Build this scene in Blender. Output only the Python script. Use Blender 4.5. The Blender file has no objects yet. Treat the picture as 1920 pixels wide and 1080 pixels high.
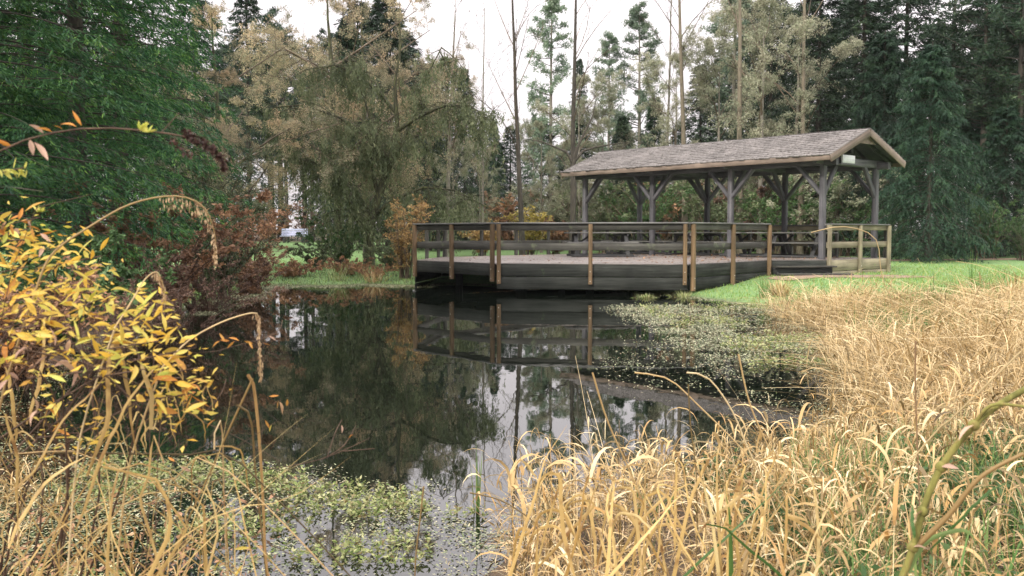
import bpy, math, random
import numpy as np
from mathutils import Vector, Matrix

# ------------------------------------------------------------------ camera, sky, sun, exposure
scene = bpy.context.scene
COL = scene.collection
EYE = 1.475            # metres above the pond
FOCAL = 1800.0         # focal length in pixels of the 1920 px wide photograph
cam_data = bpy.data.cameras.new('camera')
cam_data.sensor_width = 36.0
cam_data.lens = 36.0 * FOCAL / 1920.0
cam_data.clip_start = 0.05
cam_data.clip_end = 3000
cam_data.dof.use_dof = True
cam_data.dof.focus_distance = 6.5
cam_data.dof.aperture_fstop = 7.0
cam = bpy.data.objects.new('camera', cam_data)
COL.objects.link(cam)
cam.location = (0, 0, EYE)
cam.rotation_euler = (math.radians(90) - math.atan(104.0 / FOCAL), 0, 0)
scene.camera = cam

SUN_EL, SUN_AZ = math.radians(38), math.radians(215)      # from behind and to the left
world = bpy.data.worlds.new('World')
scene.world = world
world.use_nodes = True
wn, wl = world.node_tree.nodes, world.node_tree.links
wn.clear()
w_out = wn.new('ShaderNodeOutputWorld')
w_bg = wn.new('ShaderNodeBackground')
w_bg.inputs['Strength'].default_value = 0.1
sky = wn.new('ShaderNodeTexSky')
sky.sky_type = 'NISHITA'
sky.sun_disc = False
sky.sun_elevation = SUN_EL
sky.sun_rotation = SUN_AZ
sky.air_density = 1.0
sky.dust_density = 3.0
# overcast luminance: brighter towards the zenith, broken by soft cloud
geo = wn.new('ShaderNodeTexCoord')
sep = wn.new('ShaderNodeSeparateXYZ')
wl.new(geo.outputs['Generated'], sep.inputs[0])
mz = wn.new('ShaderNodeMath'); mz.operation = 'MAXIMUM'; mz.inputs[1].default_value = 0.0
wl.new(sep.outputs['Z'], mz.inputs[0])
mg = wn.new('ShaderNodeMath'); mg.operation = 'MULTIPLY_ADD'
mg.inputs[1].default_value = 22.0; mg.inputs[2].default_value = 7.3
wl.new(mz.outputs[0], mg.inputs[0])
cl = wn.new('ShaderNodeTexNoise')
cl.inputs['Scale'].default_value = 5.0; cl.inputs['Detail'].default_value = 5.0
cmap = wn.new('ShaderNodeMapping'); cmap.inputs['Scale'].default_value = (1, 1, 2.6)
wl.new(geo.outputs['Generated'], cmap.inputs[0]); wl.new(cmap.outputs[0], cl.inputs['Vector'])
cr = wn.new('ShaderNodeMapRange')
cr.inputs['From Min'].default_value = 0.3; cr.inputs['From Max'].default_value = 0.7
cr.inputs['To Min'].default_value = 0.86; cr.inputs['To Max'].default_value = 1.08
wl.new(cl.outputs['Fac'], cr.inputs['Value'])
mm = wn.new('ShaderNodeMath'); mm.operation = 'MULTIPLY'
wl.new(mg.outputs[0], mm.inputs[0]); wl.new(cr.outputs[0], mm.inputs[1])
tint = wn.new('ShaderNodeVectorMath'); tint.operation = 'SCALE'
tint.inputs[0].default_value = (1.0, 0.93, 0.945)
wl.new(mm.outputs[0], tint.inputs['Scale'])
wmix = wn.new('ShaderNodeMix'); wmix.data_type = 'RGBA'
wmix.inputs['Factor'].default_value = 0.93
wl.new(sky.outputs[0], wmix.inputs['A']); wl.new(tint.outputs[0], wmix.inputs['B'])
wl.new(wmix.outputs['Result'], w_bg.inputs['Color'])
wl.new(w_bg.outputs[0], w_out.inputs['Surface'])

sun_data = bpy.data.lights.new('sun', 'SUN')
sun_data.energy = 2.4
sun_data.angle = math.radians(7)
sun_data.color = (1.0, 0.93, 0.82)
sun = bpy.data.objects.new('sun', sun_data)
COL.objects.link(sun)
_sd = Vector((math.sin(SUN_AZ) * math.cos(SUN_EL), math.cos(SUN_AZ) * math.cos(SUN_EL), math.sin(SUN_EL)))
sun.rotation_euler = _sd.to_track_quat('Z', 'Y').to_euler()
sun.location = (-20, -20, 30)

scene.view_settings.view_transform = 'Standard'
scene.view_settings.look = 'None'
scene.view_settings.gamma = 1.0
scene.view_settings.use_curve_mapping = False
scene.view_settings.exposure = 0.45
scene.cycles.max_bounces = 7
scene.cycles.diffuse_bounces = 3
scene.cycles.glossy_bounces = 3
scene.cycles.transmission_bounces = 4
scene.cycles.transparent_max_bounces = 6
scene.cycles.volume_bounces = 0
scene.cycles.use_denoising = True

# ------------------------------------------------------------------ helpers
rng = np.random.default_rng(11)
R = random.Random(5)


def U(a, b, n=None):
    return rng.uniform(a, b, n)


def tag(o, label=None, cat=None, group=None, kind=None):
    if label: o['label'] = label
    if cat: o['category'] = cat
    if group: o['group'] = group
    if kind: o['kind'] = kind
    return o


def link(name, data, parent=None):
    o = bpy.data.objects.new(name, data)
    COL.objects.link(o)
    if parent is not None: o.parent = parent
    return o


def empty(name, loc=(0, 0, 0), rz=0.0, label=None, cat=None, group=None):
    o = link(name, None)
    o.location = loc
    o.rotation_euler = (0, 0, rz)
    o.empty_display_size = 0.2
    return tag(o, label, cat, group)


def copy_tree(o, parent=None):
    c = o.copy(); COL.objects.link(c); c.parent = parent
    for ch in list(o.children):
        copy_tree(ch, c)
    return c


class Geo:
    """collects polygons (numpy) and links them as one mesh"""
    def __init__(self):
        self.v, self.f, self.m, self.n = [], [], [], 0

    def add(self, V, F, mi=0):
        V = np.asarray(V, float).reshape(-1, 3); F = np.asarray(F, int)
        self.v.append(V); self.f.append(F + self.n); self.n += len(V)
        self.m.append(np.full(len(F), mi, int))

    def mesh(self, name, mats, smooth=False):
        me = bpy.data.meshes.new(name)
        V = np.concatenate(self.v) if self.v else np.zeros((0, 3))
        me.vertices.add(len(V))
        me.vertices.foreach_set('co', V.ravel())
        loops, starts, mi, p = [], [], [], 0
        for F, m in zip(self.f, self.m):
            k = F.shape[1]
            loops.append(F.ravel()); starts.append(p + np.arange(len(F)) * k); mi.append(m)
            p += len(F) * k
        L = np.concatenate(loops); S = np.concatenate(starts); MI = np.concatenate(mi)
        me.loops.add(len(L)); me.loops.foreach_set('vertex_index', L.astype(np.int32))
        me.polygons.add(len(S)); me.polygons.foreach_set('loop_start', S.astype(np.int32))
        me.polygons.foreach_set('material_index', MI.astype(np.int32))
        if smooth: me.polygons.foreach_set('use_smooth', np.ones(len(S), bool))
        me.update(calc_edges=True)
        for m in (mats if isinstance(mats, (list, tuple)) else [mats]):
            me.materials.append(m)
        return me

    def obj(self, name, mats, parent=None, smooth=False):
        return link(name, self.mesh(name, mats, smooth), parent)

    # ---- pieces
    def leaves(self, C, D, S, ln, wd, mi=0, cup=0.0):
        """diamond leaves: base C, unit direction D, unit side S"""
        C = np.asarray(C, float)
        ln = np.broadcast_to(ln, (len(C),))[:, None]; wd = np.broadcast_to(wd, (len(C),))[:, None]
        N = np.cross(D, S)
        a = C; b = C + D * ln * .45 + S * wd * .5 + N * ln * cup
        c = C + D * ln; d = C + D * ln * .45 - S * wd * .5 + N * ln * cup
        V = np.stack([a, b, c, d], 1).reshape(-1, 3)
        self.add(V, np.arange(len(V)).reshape(-1, 4), mi)

    def ribbons(self, P, side, W, mi=0):
        """P (N,K,3) centre lines, side (N,3) or (N,K,3), W (N,K) widths"""
        N, K, _ = P.shape
        if side.ndim == 2: side = side[:, None, :]
        A = P + side * W[..., None] * .5; B = P - side * W[..., None] * .5
        V = np.stack([A, B], 2).reshape(-1, 3)
        base = (np.arange(N) * K * 2)[:, None] + (np.arange(K - 1) * 2)[None]
        base = base.ravel()
        F = np.stack([base, base + 1, base + 3, base + 2], 1)
        self.add(V, F, mi)

    def tubes(self, P, Rd, sides=5, mi=0):
        """P (N,K,3), Rd (N,K)"""
        P = np.asarray(P, float); Rd = np.asarray(Rd, float)
        N, K, _ = P.shape
        T = np.gradient(P, axis=1)
        T /= np.linalg.norm(T, axis=2, keepdims=True) + 1e-9
        ref = np.zeros_like(T); ref[..., 2] = 1.0
        flat = np.abs(T[..., 2]) > .9
        ref[flat] = (1, 0, 0)
        # constant reference per tube
        ref = np.repeat(ref[:, K // 2:K // 2 + 1], K, 1)
        A = np.cross(T, ref); A /= np.linalg.norm(A, axis=2, keepdims=True) + 1e-9
        B = np.cross(T, A)
        ang = np.arange(sides) / sides * 2 * math.pi
        V = P[:, :, None] + Rd[:, :, None, None] * (A[:, :, None] * np.cos(ang)[None, None, :, None]
                                                     + B[:, :, None] * np.sin(ang)[None, None, :, None])
        V = V.reshape(-1, 3)
        n = np.arange(N)[:, None, None] * K * sides
        k = np.arange(K - 1)[None, :, None] * sides
        s = np.arange(sides)[None, None, :]; s2 = (s + 1) % sides
        F = np.stack([n + k + s, n + k + s2, n + k + sides + s2, n + k + sides + s], -1).reshape(-1, 4)
        self.add(V, F, mi)

    def box(self, x0, x1, y0, y1, z0, z1, mi=0):
        V = [(x0, y0, z0), (x1, y0, z0), (x1, y1, z0), (x0, y1, z0), (x0, y0, z1), (x1, y0, z1), (x1, y1, z1), (x0, y1, z1)]
        self.add(V, [(3, 2, 1, 0), (4, 5, 6, 7), (0, 1, 5, 4), (1, 2, 6, 5), (2, 3, 7, 6), (3, 0, 4, 7)], mi)

    def prism(self, poly, z0, z1, mi=0):
        n = len(poly)
        V = [(p[0], p[1], z0) for p in poly] + [(p[0], p[1], z1) for p in poly]
        self.add(V, [tuple(range(n, 2 * n))], mi)
        self.add(V, [tuple(range(n))[::-1]], mi)
        self.add(V, [(i, (i + 1) % n, n + (i + 1) % n, n + i) for i in range(n)], mi)


def unit(a):
    a = np.asarray(a, float)
    return a / (np.linalg.norm(a, axis=-1, keepdims=True) + 1e-9)


def rand_dirs(n, zmin=-1.0, zmax=1.0):
    z = U(zmin, zmax, n); a = U(0, 2 * math.pi, n); r = np.sqrt(np.maximum(0, 1 - z * z))
    return np.stack([r * np.cos(a), r * np.sin(a), z], 1)


def side_of(D, n=None):
    S = np.cross(D, rand_dirs(len(D)))
    return unit(S)


_H = np.random.default_rng(3).random((256, 256))


def vnoise(x, y, s):
    x = np.asarray(x, float) / s + 1000.3; y = np.asarray(y, float) / s + 1000.7
    xi = np.floor(x).astype(int); yi = np.floor(y).astype(int)
    fx = x - xi; fy = y - yi; fx = fx * fx * (3 - 2 * fx); fy = fy * fy * (3 - 2 * fy)
    h = lambda a, b: _H[a % 256, b % 256]
    return (h(xi, yi) * (1 - fx) + h(xi + 1, yi) * fx) * (1 - fy) + (h(xi, yi + 1) * (1 - fx) + h(xi + 1, yi + 1) * fx) * fy


def fbm(x, y, s):
    return (vnoise(x, y, s) + .5 * vnoise(x, y, s / 2.1) + .25 * vnoise(x, y, s / 4.3)) / 1.75


# ------------------------------------------------------------------ materials
def nt(name):
    m = bpy.data.materials.new(name); m.use_nodes = True
    return m, m.node_tree.nodes, m.node_tree.links, m.node_tree.nodes['Principled BSDF']


def ramp(N, stops):
    r = N.new('ShaderNodeValToRGB')
    e = r.color_ramp.elements
    e[0].position, e[0].color = stops[0][0], (*stops[0][1], 1)
    e[1].position, e[1].color = stops[-1][0], (*stops[-1][1], 1)
    for p, c in stops[1:-1]:
        q = e.new(p); q.color = (*c, 1)
    return r


def leaf_mat(name, cols, transl=.3, rough=.6, obj_var=.25, mottle=None, clump=None):
    """foliage: one random colour per leaf, a little light passing through"""
    m, N, L, B = nt(name)
    g = N.new('ShaderNodeNewGeometry')
    stops = [(i / (len(cols) - 1), c) for i, c in enumerate(cols)]
    r = ramp(N, stops)
    oi = N.new('ShaderNodeObjectInfo')
    ad = N.new('ShaderNodeMath'); ad.operation = 'ADD'; L.new(g.outputs['Random Per Island'], ad.inputs[0]); L.new(oi.outputs['Random'], ad.inputs[1])
    fr = N.new('ShaderNodeMath'); fr.operation = 'FRACT'; L.new(ad.outputs[0], fr.inputs[0])
    if clump:
        tcl = N.new('ShaderNodeTexCoord'); ncl = N.new('ShaderNodeTexNoise'); ncl.inputs['Scale'].default_value = clump; ncl.inputs['Detail'].default_value = 3
        L.new(tcl.outputs['Object'], ncl.inputs['Vector'])
        c1 = N.new('ShaderNodeMath'); c1.operation = 'MULTIPLY_ADD'; c1.inputs[1].default_value = .45
        c2 = N.new('ShaderNodeMapRange'); c2.inputs['From Min'].default_value = .33; c2.inputs['From Max'].default_value = .67; c2.inputs['To Max'].default_value = .55
        L.new(ncl.outputs['Fac'], c2.inputs[0]); L.new(g.outputs['Random Per Island'], c1.inputs[0]); L.new(c2.outputs[0], c1.inputs[2])
        L.new(c1.outputs[0], r.inputs[0])
    else:
        L.new(fr.outputs[0], r.inputs[0])
    h = N.new('ShaderNodeMapRange'); h.inputs['To Min'].default_value = 1 - obj_var; h.inputs['To Max'].default_value = 1 + obj_var
    L.new(oi.outputs['Random'], h.inputs[0])
    hs = N.new('ShaderNodeHueSaturation')
    L.new(r.outputs[0], hs.inputs['Color']); L.new(h.outputs[0], hs.inputs['Value'])
    oc = hs.outputs[0]
    if mottle:
        tc = N.new('ShaderNodeTexCoord'); nz = N.new('ShaderNodeTexNoise'); nz.inputs['Scale'].default_value = mottle[0]; nz.inputs['Detail'].default_value = 5
        ofs = N.new('ShaderNodeVectorMath'); ofs.operation = 'ADD'; L.new(tc.outputs['Object'], ofs.inputs[0])
        sc_ = N.new('ShaderNodeMath'); sc_.operation = 'MULTIPLY'; sc_.inputs[1].default_value = 53; L.new(oi.outputs['Random'], sc_.inputs[0]); L.new(sc_.outputs[0], ofs.inputs[1])
        L.new(ofs.outputs[0], nz.inputs['Vector'])
        mr = N.new('ShaderNodeMapRange'); mr.inputs['From Min'].default_value = mottle[2]; mr.inputs['From Max'].default_value = mottle[2] + .16
        L.new(nz.outputs['Fac'], mr.inputs[0])
        mx2 = N.new('ShaderNodeMix'); mx2.data_type = 'RGBA'; mx2.inputs['B'].default_value = (*mottle[1], 1)
        L.new(mr.outputs[0], mx2.inputs['Factor']); L.new(oc, mx2.inputs['A']); oc = mx2.outputs['Result']
    L.new(oc, B.inputs['Base Color'])
    B.inputs['Roughness'].default_value = rough
    B.inputs['Specular IOR Level'].default_value = .3
    t = N.new('ShaderNodeBsdfTranslucent'); L.new(oc, t.inputs['Color'])
    mx = N.new('ShaderNodeMixShader'); mx.inputs[0].default_value = transl
    L.new(B.outputs[0], mx.inputs[1]); L.new(t.outputs[0], mx.inputs[2])
    L.new(mx.outputs[0], N['Material Output'].inputs[0])
    return m


def bark_mat(name, c1, c2, scale=3.0, c3=None):
    m, N, L, B = nt(name)
    tc = N.new('ShaderNodeTexCoord'); mp = N.new('ShaderNodeMapping'); mp.inputs['Scale'].default_value = (scale * 3, scale * 3, scale * .6)
    L.new(tc.outputs['Object'], mp.inputs[0])
    no = N.new('ShaderNodeTexNoise'); no.inputs['Scale'].default_value = 2.0; no.inputs['Detail'].default_value = 6
    L.new(mp.outputs[0], no.inputs['Vector'])
    st = [(.3, c1), (.7, c2)] if c3 is None else [(.3, c1), (.52, c2), (.72, c3)]
    r = ramp(N, st); L.new(no.outputs['Fac'], r.inputs[0])
    L.new(r.outputs[0], B.inputs['Base Color']); B.inputs['Roughness'].default_value = .9
    b = N.new('ShaderNodeBump'); b.inputs['Strength'].default_value = .6; b.inputs['Distance'].default_value = .03
    L.new(no.outputs['Fac'], b.inputs['Height']); L.new(b.outputs[0], B.inputs['Normal'])
    return m


def wood_mat(name, dark, light, moss=None, rough=.75, grain=1.0, var=.25, spec=.4):
    """weathered board: grain runs along the board's own x axis"""
    m, N, L, B = nt(name)
    tc = N.new('ShaderNodeTexCoord'); mp = N.new('ShaderNodeMapping')
    mp.inputs['Scale'].default_value = (1.2 * grain, 26 * grain, 26 * grain)
    oi = N.new('ShaderNodeObjectInfo')
    cmb = N.new('ShaderNodeCombineXYZ')
    mu = N.new('ShaderNodeMath'); mu.operation = 'MULTIPLY'; mu.inputs[1].default_value = 37
    L.new(oi.outputs['Random'], mu.inputs[0]); L.new(mu.outputs[0], cmb.inputs[0]); L.new(mu.outputs[0], cmb.inputs[2])
    L.new(tc.outputs['Object'], mp.inputs[0]); L.new(cmb.outputs[0], mp.inputs['Location'])
    no = N.new('ShaderNodeTexNoise'); no.inputs['Scale'].default_value = 1.0; no.inputs['Detail'].default_value = 7; no.inputs['Roughness'].default_value = .65
    L.new(mp.outputs[0], no.inputs['Vector'])
    r = ramp(N, [(.28, dark), (.75, light)]); L.new(no.outputs['Fac'], r.inputs[0])
    # broad blotches of weather
    n2 = N.new('ShaderNodeTexNoise'); n2.inputs['Scale'].default_value = 1.7; n2.inputs['Detail'].default_value = 4
    v2 = N.new('ShaderNodeVectorMath'); v2.operation = 'ADD'
    L.new(tc.outputs['Object'], v2.inputs[0]); L.new(cmb.outputs[0], v2.inputs[1]); L.new(v2.outputs[0], n2.inputs['Vector'])
    bl = N.new('ShaderNodeMapRange'); bl.inputs['From Min'].default_value = .3; bl.inputs['From Max'].default_value = .7
    bl.inputs['To Min'].default_value = .65; bl.inputs['To Max'].default_value = 1.25
    L.new(n2.outputs['Fac'], bl.inputs[0])
    ov = N.new('ShaderNodeMapRange'); ov.inputs['To Min'].default_value = 1 - var; ov.inputs['To Max'].default_value = 1 + var
    L.new(oi.outputs['Random'], ov.inputs[0])
    mv = N.new('ShaderNodeMath'); mv.operation = 'MULTIPLY'; L.new(bl.outputs[0], mv.inputs[0]); L.new(ov.outputs[0], mv.inputs[1])
    hs = N.new('ShaderNodeHueSaturation'); L.new(r.outputs[0], hs.inputs['Color']); L.new(mv.outputs[0], hs.inputs['Value'])
    out = hs.outputs[0]
    if moss:
        n3 = N.new('ShaderNodeTexNoise'); n3.inputs['Scale'].default_value = 2.6; n3.inputs['Detail'].default_value = 8; n3.inputs['Roughness'].default_value = .7
        L.new(v2.outputs[0], n3.inputs['Vector'])
        mr = N.new('ShaderNodeMapRange'); mr.inputs['From Min'].default_value = moss[1]; mr.inputs['From Max'].default_value = moss[1] + .1
        L.new(n3.outputs['Fac'], mr.inputs[0])
        mx = N.new('ShaderNodeMix'); mx.data_type = 'RGBA'; mx.inputs['B'].default_value = (*moss[0], 1)
        L.new(mr.outputs[0], mx.inputs['Factor']); L.new(out, mx.inputs['A']); out = mx.outputs['Result']
    L.new(out, B.inputs['Base Color'])
    B.inputs['Roughness'].default_value = rough
    B.inputs['Specular IOR Level'].default_value = spec
    b = N.new('ShaderNodeBump'); b.inputs['Strength'].default_value = .5; b.inputs['Distance'].default_value = .006
    L.new(no.outputs['Fac'], b.inputs['Height']); L.new(b.outputs[0], B.inputs['Normal'])
    return m


M = {}
M['post'] = wood_mat('treated_post_wood', (.075, .05, .024), (.24, .16, .085), moss=((.10, .12, .04), .62))
M['fascia'] = wood_mat('dark_weathered_fascia', (.013, .016, .014), (.066, .070, .062), moss=((.07, .095, .055), .62), rough=.85, spec=.12)
M['fascia_green'] = wood_mat('algae_stained_fascia', (.04, .04, .028), (.12, .11, .075), moss=((.10, .14, .05), .55))
M['rail'] = wood_mat('grey_rail_wood', (.026, .026, .022), (.09, .088, .074), moss=((.11, .13, .075), .57))
M['cap'] = wood_mat('grey_rail_cap', (.07, .072, .068), (.2, .2, .19), moss=((.10, .13, .07), .62), rough=.6)
M['pale'] = wood_mat('pale_lichened_wood', (.13, .115, .07), (.31, .28, .19), moss=((.22, .26, .12), .6))
M['deck'] = wood_mat('wet_deck_boards', (.17, .15, .135), (.33, .29, .265), moss=((.10, .075, .05), .62), rough=.38, spec=.6)
M['timber'] = wood_mat('grey_timber_frame', (.045, .048, .056), (.165, .16, .168), var=.25, moss=((.09, .10, .06), .66))
M['timber_dark'] = wood_mat('dark_timber', (.02, .022, .022), (.075, .075, .075), var=.2)
M['trim'] = wood_mat('reddish_roof_trim', (.11, .085, .065), (.28, .22, .175), var=.1)
M['table'] = wood_mat('picnic_table_wood', (.06, .062, .056), (.22, .22, .2), moss=((.08, .10, .06), .64), rough=.55)
M['shingle'] = wood_mat('cedar_shakes', (.085, .08, .077), (.30, .28, .27), var=.1, rough=.7)
M['bench'] = wood_mat('bench_paint', (.38, .41, .56), (.54, .58, .74), var=.05, rough=.5)
M['sign'] = wood_mat('white_board', (.62, .64, .66), (.8, .82, .84), var=.02)
M['steel'], _n, _l, _b = nt('bolt_steel'); _b.inputs['Metallic'].default_value = .8; _b.inputs['Base Color'].default_value = (.6, .58, .5, 1); _b.inputs['Roughness'].default_value = .4

M['bark_dark'] = bark_mat('dark_bark', (.025, .022, .018), (.075, .065, .05))
M['bark_grey'] = bark_mat('grey_bark', (.08, .075, .06), (.22, .20, .165), c3=(.12, .14, .07))
M['bark_tan'] = bark_mat('tan_bark', (.08, .07, .05), (.19, .16, .115), c3=(.13, .13, .08))
M['bark_moss'] = bark_mat('mossy_bark', (.02, .02, .014), (.06, .062, .03), c3=(.12, .14, .05))
M['twig_red'] = bark_mat('red_brown_twig', (.05, .03, .02), (.14, .09, .06), scale=8)
M['stem_green'] = bark_mat('yellow_green_stem', (.08, .08, .015), (.20, .19, .045), scale=7, c3=(.17, .11, .04))
M['twig'] = leaf_mat('fine_twigs', [(.05, .04, .028), (.13, .10, .07), (.20, .155, .11)], .1)
M['spruce'] = leaf_mat('spruce_needles', [(.010, .040, .024), (.024, .085, .036), (.06, .17, .045), (.20, .36, .06)], .3, clump=1.9)
M['conifer'] = leaf_mat('conifer_needles', [(.011, .028, .018), (.028, .058, .032), (.08, .12, .055)], .2, clump=.8)
M['cedar'] = leaf_mat('cedar_sprays', [(.007, .022, .013), (.018, .050, .027), (.055, .11, .045)], .2, clump=1.3)
M['pine'] = leaf_mat('pine_needles', [(.09, .14, .10), (.18, .25, .17), (.28, .34, .23)], .25, clump=.8)  # pale needles, lightened further to paint in veiling glare over the central trees
M['moss'] = leaf_mat('hanging_moss', [(.055, .075, .036), (.14, .175, .085), (.30, .33, .18)], .25, clump=1.2)
M['larch'] = leaf_mat('brown_twigs_and_needles', [(.12, .14, .085), (.22, .23, .14), (.35, .31, .20), (.52, .41, .26), (.62, .45, .27)], .3, clump=.6)
M['olive'] = leaf_mat('olive_brown_twigs', [(.14, .17, .11), (.25, .28, .18), (.37, .37, .26), (.46, .44, .33)], .25, clump=.8)  # pale twigs, their tones raised to imitate the same veil of glare
M['rust'] = leaf_mat('rust_shrub', [(.11, .07, .05), (.24, .14, .085), (.40, .23, .13), (.54, .34, .17)], .25, clump=1.5)
M['maroon'] = leaf_mat('maroon_shrub', [(.07, .046, .034), (.17, .105, .075), (.28, .18, .13)], .2, clump=1.5)
M['orange'] = leaf_mat('orange_shrub', [(.16, .10, .05), (.32, .20, .08), (.46, .30, .12), (.50, .40, .18)], .3)
M['yellowb'] = leaf_mat('yellow_far_shrub', [(.30, .24, .06), (.5, .40, .09), (.6, .5, .2)], .35)
M['greenb'] = leaf_mat('green_shrub', [(.025, .06, .02), (.06, .12, .04), (.13, .21, .075)], .25, clump=1.5)
M['greyb'] = leaf_mat('grey_green_shrub', [(.05, .07, .035), (.11, .14, .07), (.22, .25, .13)], .25, clump=1.5)
M['straw'] = leaf_mat('dry_grass', [(0.078, 0.058, 0.026), (0.375, 0.26, 0.106), (0.545, 0.388, 0.178), (0.735, 0.635, 0.39), (0.455, 0.275, 0.097), (0.196, 0.142, 0.062), (0.495, 0.366, 0.166)], .18, .5, .05, (9, (.20, .11, .04), .60))
M['straw_leaf'] = leaf_mat('dry_broad_leaf', [(0.353, 0.244, 0.092), (0.51, 0.36, 0.138), (0.608, 0.466, 0.202), (0.451, 0.286, 0.092), (0.647, 0.53, 0.258)], .35, .45, .2, (14, (.24, .13, .05), .54))
M['straw_pale'] = leaf_mat('pale_matted_grass', [(0.127, 0.095, 0.041), (0.435, 0.306, 0.138), (0.575, 0.43, 0.22), (0.70, 0.575, 0.34), (0.294, 0.212, 0.083)], .2, .5, .05)
M['green_blade'] = leaf_mat('green_blades', [(.05, .11, .03), (.10, .20, .05), (.22, .30, .10)], .35, .4, .05)
M['weed'] = leaf_mat('pond_weed', [(.10, .15, .04), (.20, .27, .08), (.34, .38, .15), (.46, .46, .24), (.16, .11, .04)], .25, .45, .05)
M['weed_pale'] = leaf_mat('floating_leaves', [(.07, .10, .04), (.14, .18, .08), (.27, .29, .16), (.40, .39, .25), (.18, .12, .06)], .1, .4, .05)
M['lawn'] = leaf_mat('lawn_blades', [(.11, .22, .045), (.19, .33, .08), (.30, .41, .12), (.35, .36, .14)], .3, .6, .05)
M['litter'] = leaf_mat('fallen_leaves', [(.10, .05, .025), (.22, .12, .06), (.36, .22, .12)], .1, .6, .05)
M['yleaf'] = leaf_mat('yellow_leaf', [(.66, .40, .05), (.72, .49, .08), (.70, .54, .13), (.56, .52, .12), (.60, .33, .06), (.66, .50, .10), (.48, .46, .07)], .4, .42, .2, (3.2, (.42, .17, .03), .60))
M['gleaf'] = leaf_mat('lime_leaf', [(.45, .52, .10), (.62, .60, .15), (.5, .5, .1)], .4, .4, .15)
M['oleaf'] = leaf_mat('rust_leaf', [(.42, .17, .03), (.52, .24, .05), (.55, .30, .07)], .35, .5, .2)
M['pleaf'] = leaf_mat('pinkish_dead_leaf', [(.42, .27, .20), (.52, .36, .27), (.40, .25, .13)], .3, .55, .2)
M['seed'] = leaf_mat('seed_head', [(.24, .15, .08), (.46, .33, .19), (.6, .46, .28)], .2)
M['spike'] = leaf_mat('dark_dry_spike', [(.03, .014, .012), (.07, .035, .028), (.11, .06, .045)], .05)

# ------------------------------------------------------------------ lie of the land
POND = np.array([(-.25, 3.2), (-.1, 4.0), (.1, 4.7), (.8, 5.2), (1.9, 5.6), (3.0, 6.8), (3.55, 8.6), (4.25, 12.0), (4.9, 15.4), (5.05, 18.4), (4.7, 20.2),
                 (4.3, 21.6), (4.0, 22.7), (3.2, 24.4), (1.0, 26.6), (-2.0, 27.6), (-2.9, 26.7), (-4.2, 27.4), (-5.3, 26.4), (-6.6, 26.9),
                 (-7.0, 24.5), (-6.5, 20.0), (-5.9, 14.4), (-5.0, 10.0), (-4.2, 7), (-3.2, 5), (-2.6, 3.4), (-1.3, 2.9)])


def pond_sd(x, y):
    """signed distance to the shore, negative over water"""
    x = np.asarray(x, float); y = np.asarray(y, float)
    d = np.full(x.shape, 1e9); inside = np.zeros(x.shape, bool)
    n = len(POND)
    for i in range(n):
        ax, ay = POND[i]; bx, by = POND[(i + 1) % n]
        ex, ey = bx - ax, by - ay
        t = np.clip(((x - ax) * ex + (y - ay) * ey) / (ex * ex + ey * ey), 0, 1)
        d = np.minimum(d, np.hypot(x - ax - t * ex, y - ay - t * ey))
        c = ((ay > y) != (by > y)) & (x < (bx - ax) * (y - ay) / (by - ay + 1e-12) + ax)
        inside ^= c
    return np.where(inside, -d, d)


def sm(t):
    t = np.clip(t, 0, 1); return t * t * (3 - 2 * t)


def height(x, y):
    x = np.asarray(x, float); y = np.asarray(y, float)
    s = pond_sd(x, y) + (vnoise(x, y, .9) - .5) * .35 * np.where(y > 2, 1, 0)
    z = np.where(s < 0, np.maximum(-.6, s * .45), .012 + .05 * np.clip(s / .5, 0, 1) + .26 * sm((s - .2) / 4.0))
    z = z + np.where(s > .3, (fbm(x, y, 3.0) - .5) * .08 * np.clip(s / 3, 0, 1), 0)
    z = z + .50 * sm((y - 32) / 26) + np.maximum(0, y - 60) * .004
    # raised hummocky bank of dead grass on the right and a bank to the left
    z = z + .05 * np.exp(-(((x - 7.2) / 2.2) ** 2 + ((y - 14.5) / 4.0) ** 2)) * np.clip(s / 1.0, 0, 1)
    z = z + .5 * sm((-x - 6.5) / 3.0) * sm((24 - y) / 8) * np.clip(s, 0, 1)
    return z


def H(x, y):
    return float(height(np.array([x]), np.array([y]))[0])


def at(px, D):
    return (px - 960.0) / FOCAL * D


def top_z(py, D):
    return EYE + (436 - py) * D / FOCAL


def grid_axis(parts):
    out = []
    for a, b, n in parts: out += list(np.linspace(a, b, n, endpoint=False))
    out.append(parts[-1][1]); return np.array(out)


gx = grid_axis([(-600, -60, 14), (-60, -14, 40), (-14, 14, 170), (14, 60, 40), (60, 600, 14)])
gy = grid_axis([(-60, -2, 16), (-2, 34, 210), (34, 90, 60), (90, 900, 20)])
GX, GY = np.meshgrid(gx, gy, indexing='ij')
GZ = height(GX, GY)
V = np.stack([GX, GY, GZ], -1).reshape(-1, 3)
ny = len(gy)
ii, jj = np.meshgrid(np.arange(len(gx) - 1), np.arange(ny - 1), indexing='ij')
b0 = (ii * ny + jj).ravel()
g = Geo(); g.add(V, np.stack([b0, b0 + ny, b0 + ny + 1, b0 + 1], 1))
m, N, L, B = nt('ground_soil_and_turf')
gm = N.new('ShaderNodeNewGeometry'); sp = N.new('ShaderNodeSeparateXYZ'); L.new(gm.outputs['Position'], sp.inputs[0])
n1 = N.new('ShaderNodeTexNoise'); n1.inputs['Scale'].default_value = 1.1; n1.inputs['Detail'].default_value = 9; n1.inputs['Roughness'].default_value = .68
L.new(gm.outputs['Position'], n1.inputs['Vector'])
n2 = N.new('ShaderNodeTexNoise'); n2.inputs['Scale'].default_value = 16; n2.inputs['Detail'].default_value = 6
L.new(gm.outputs['Position'], n2.inputs['Vector'])
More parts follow.
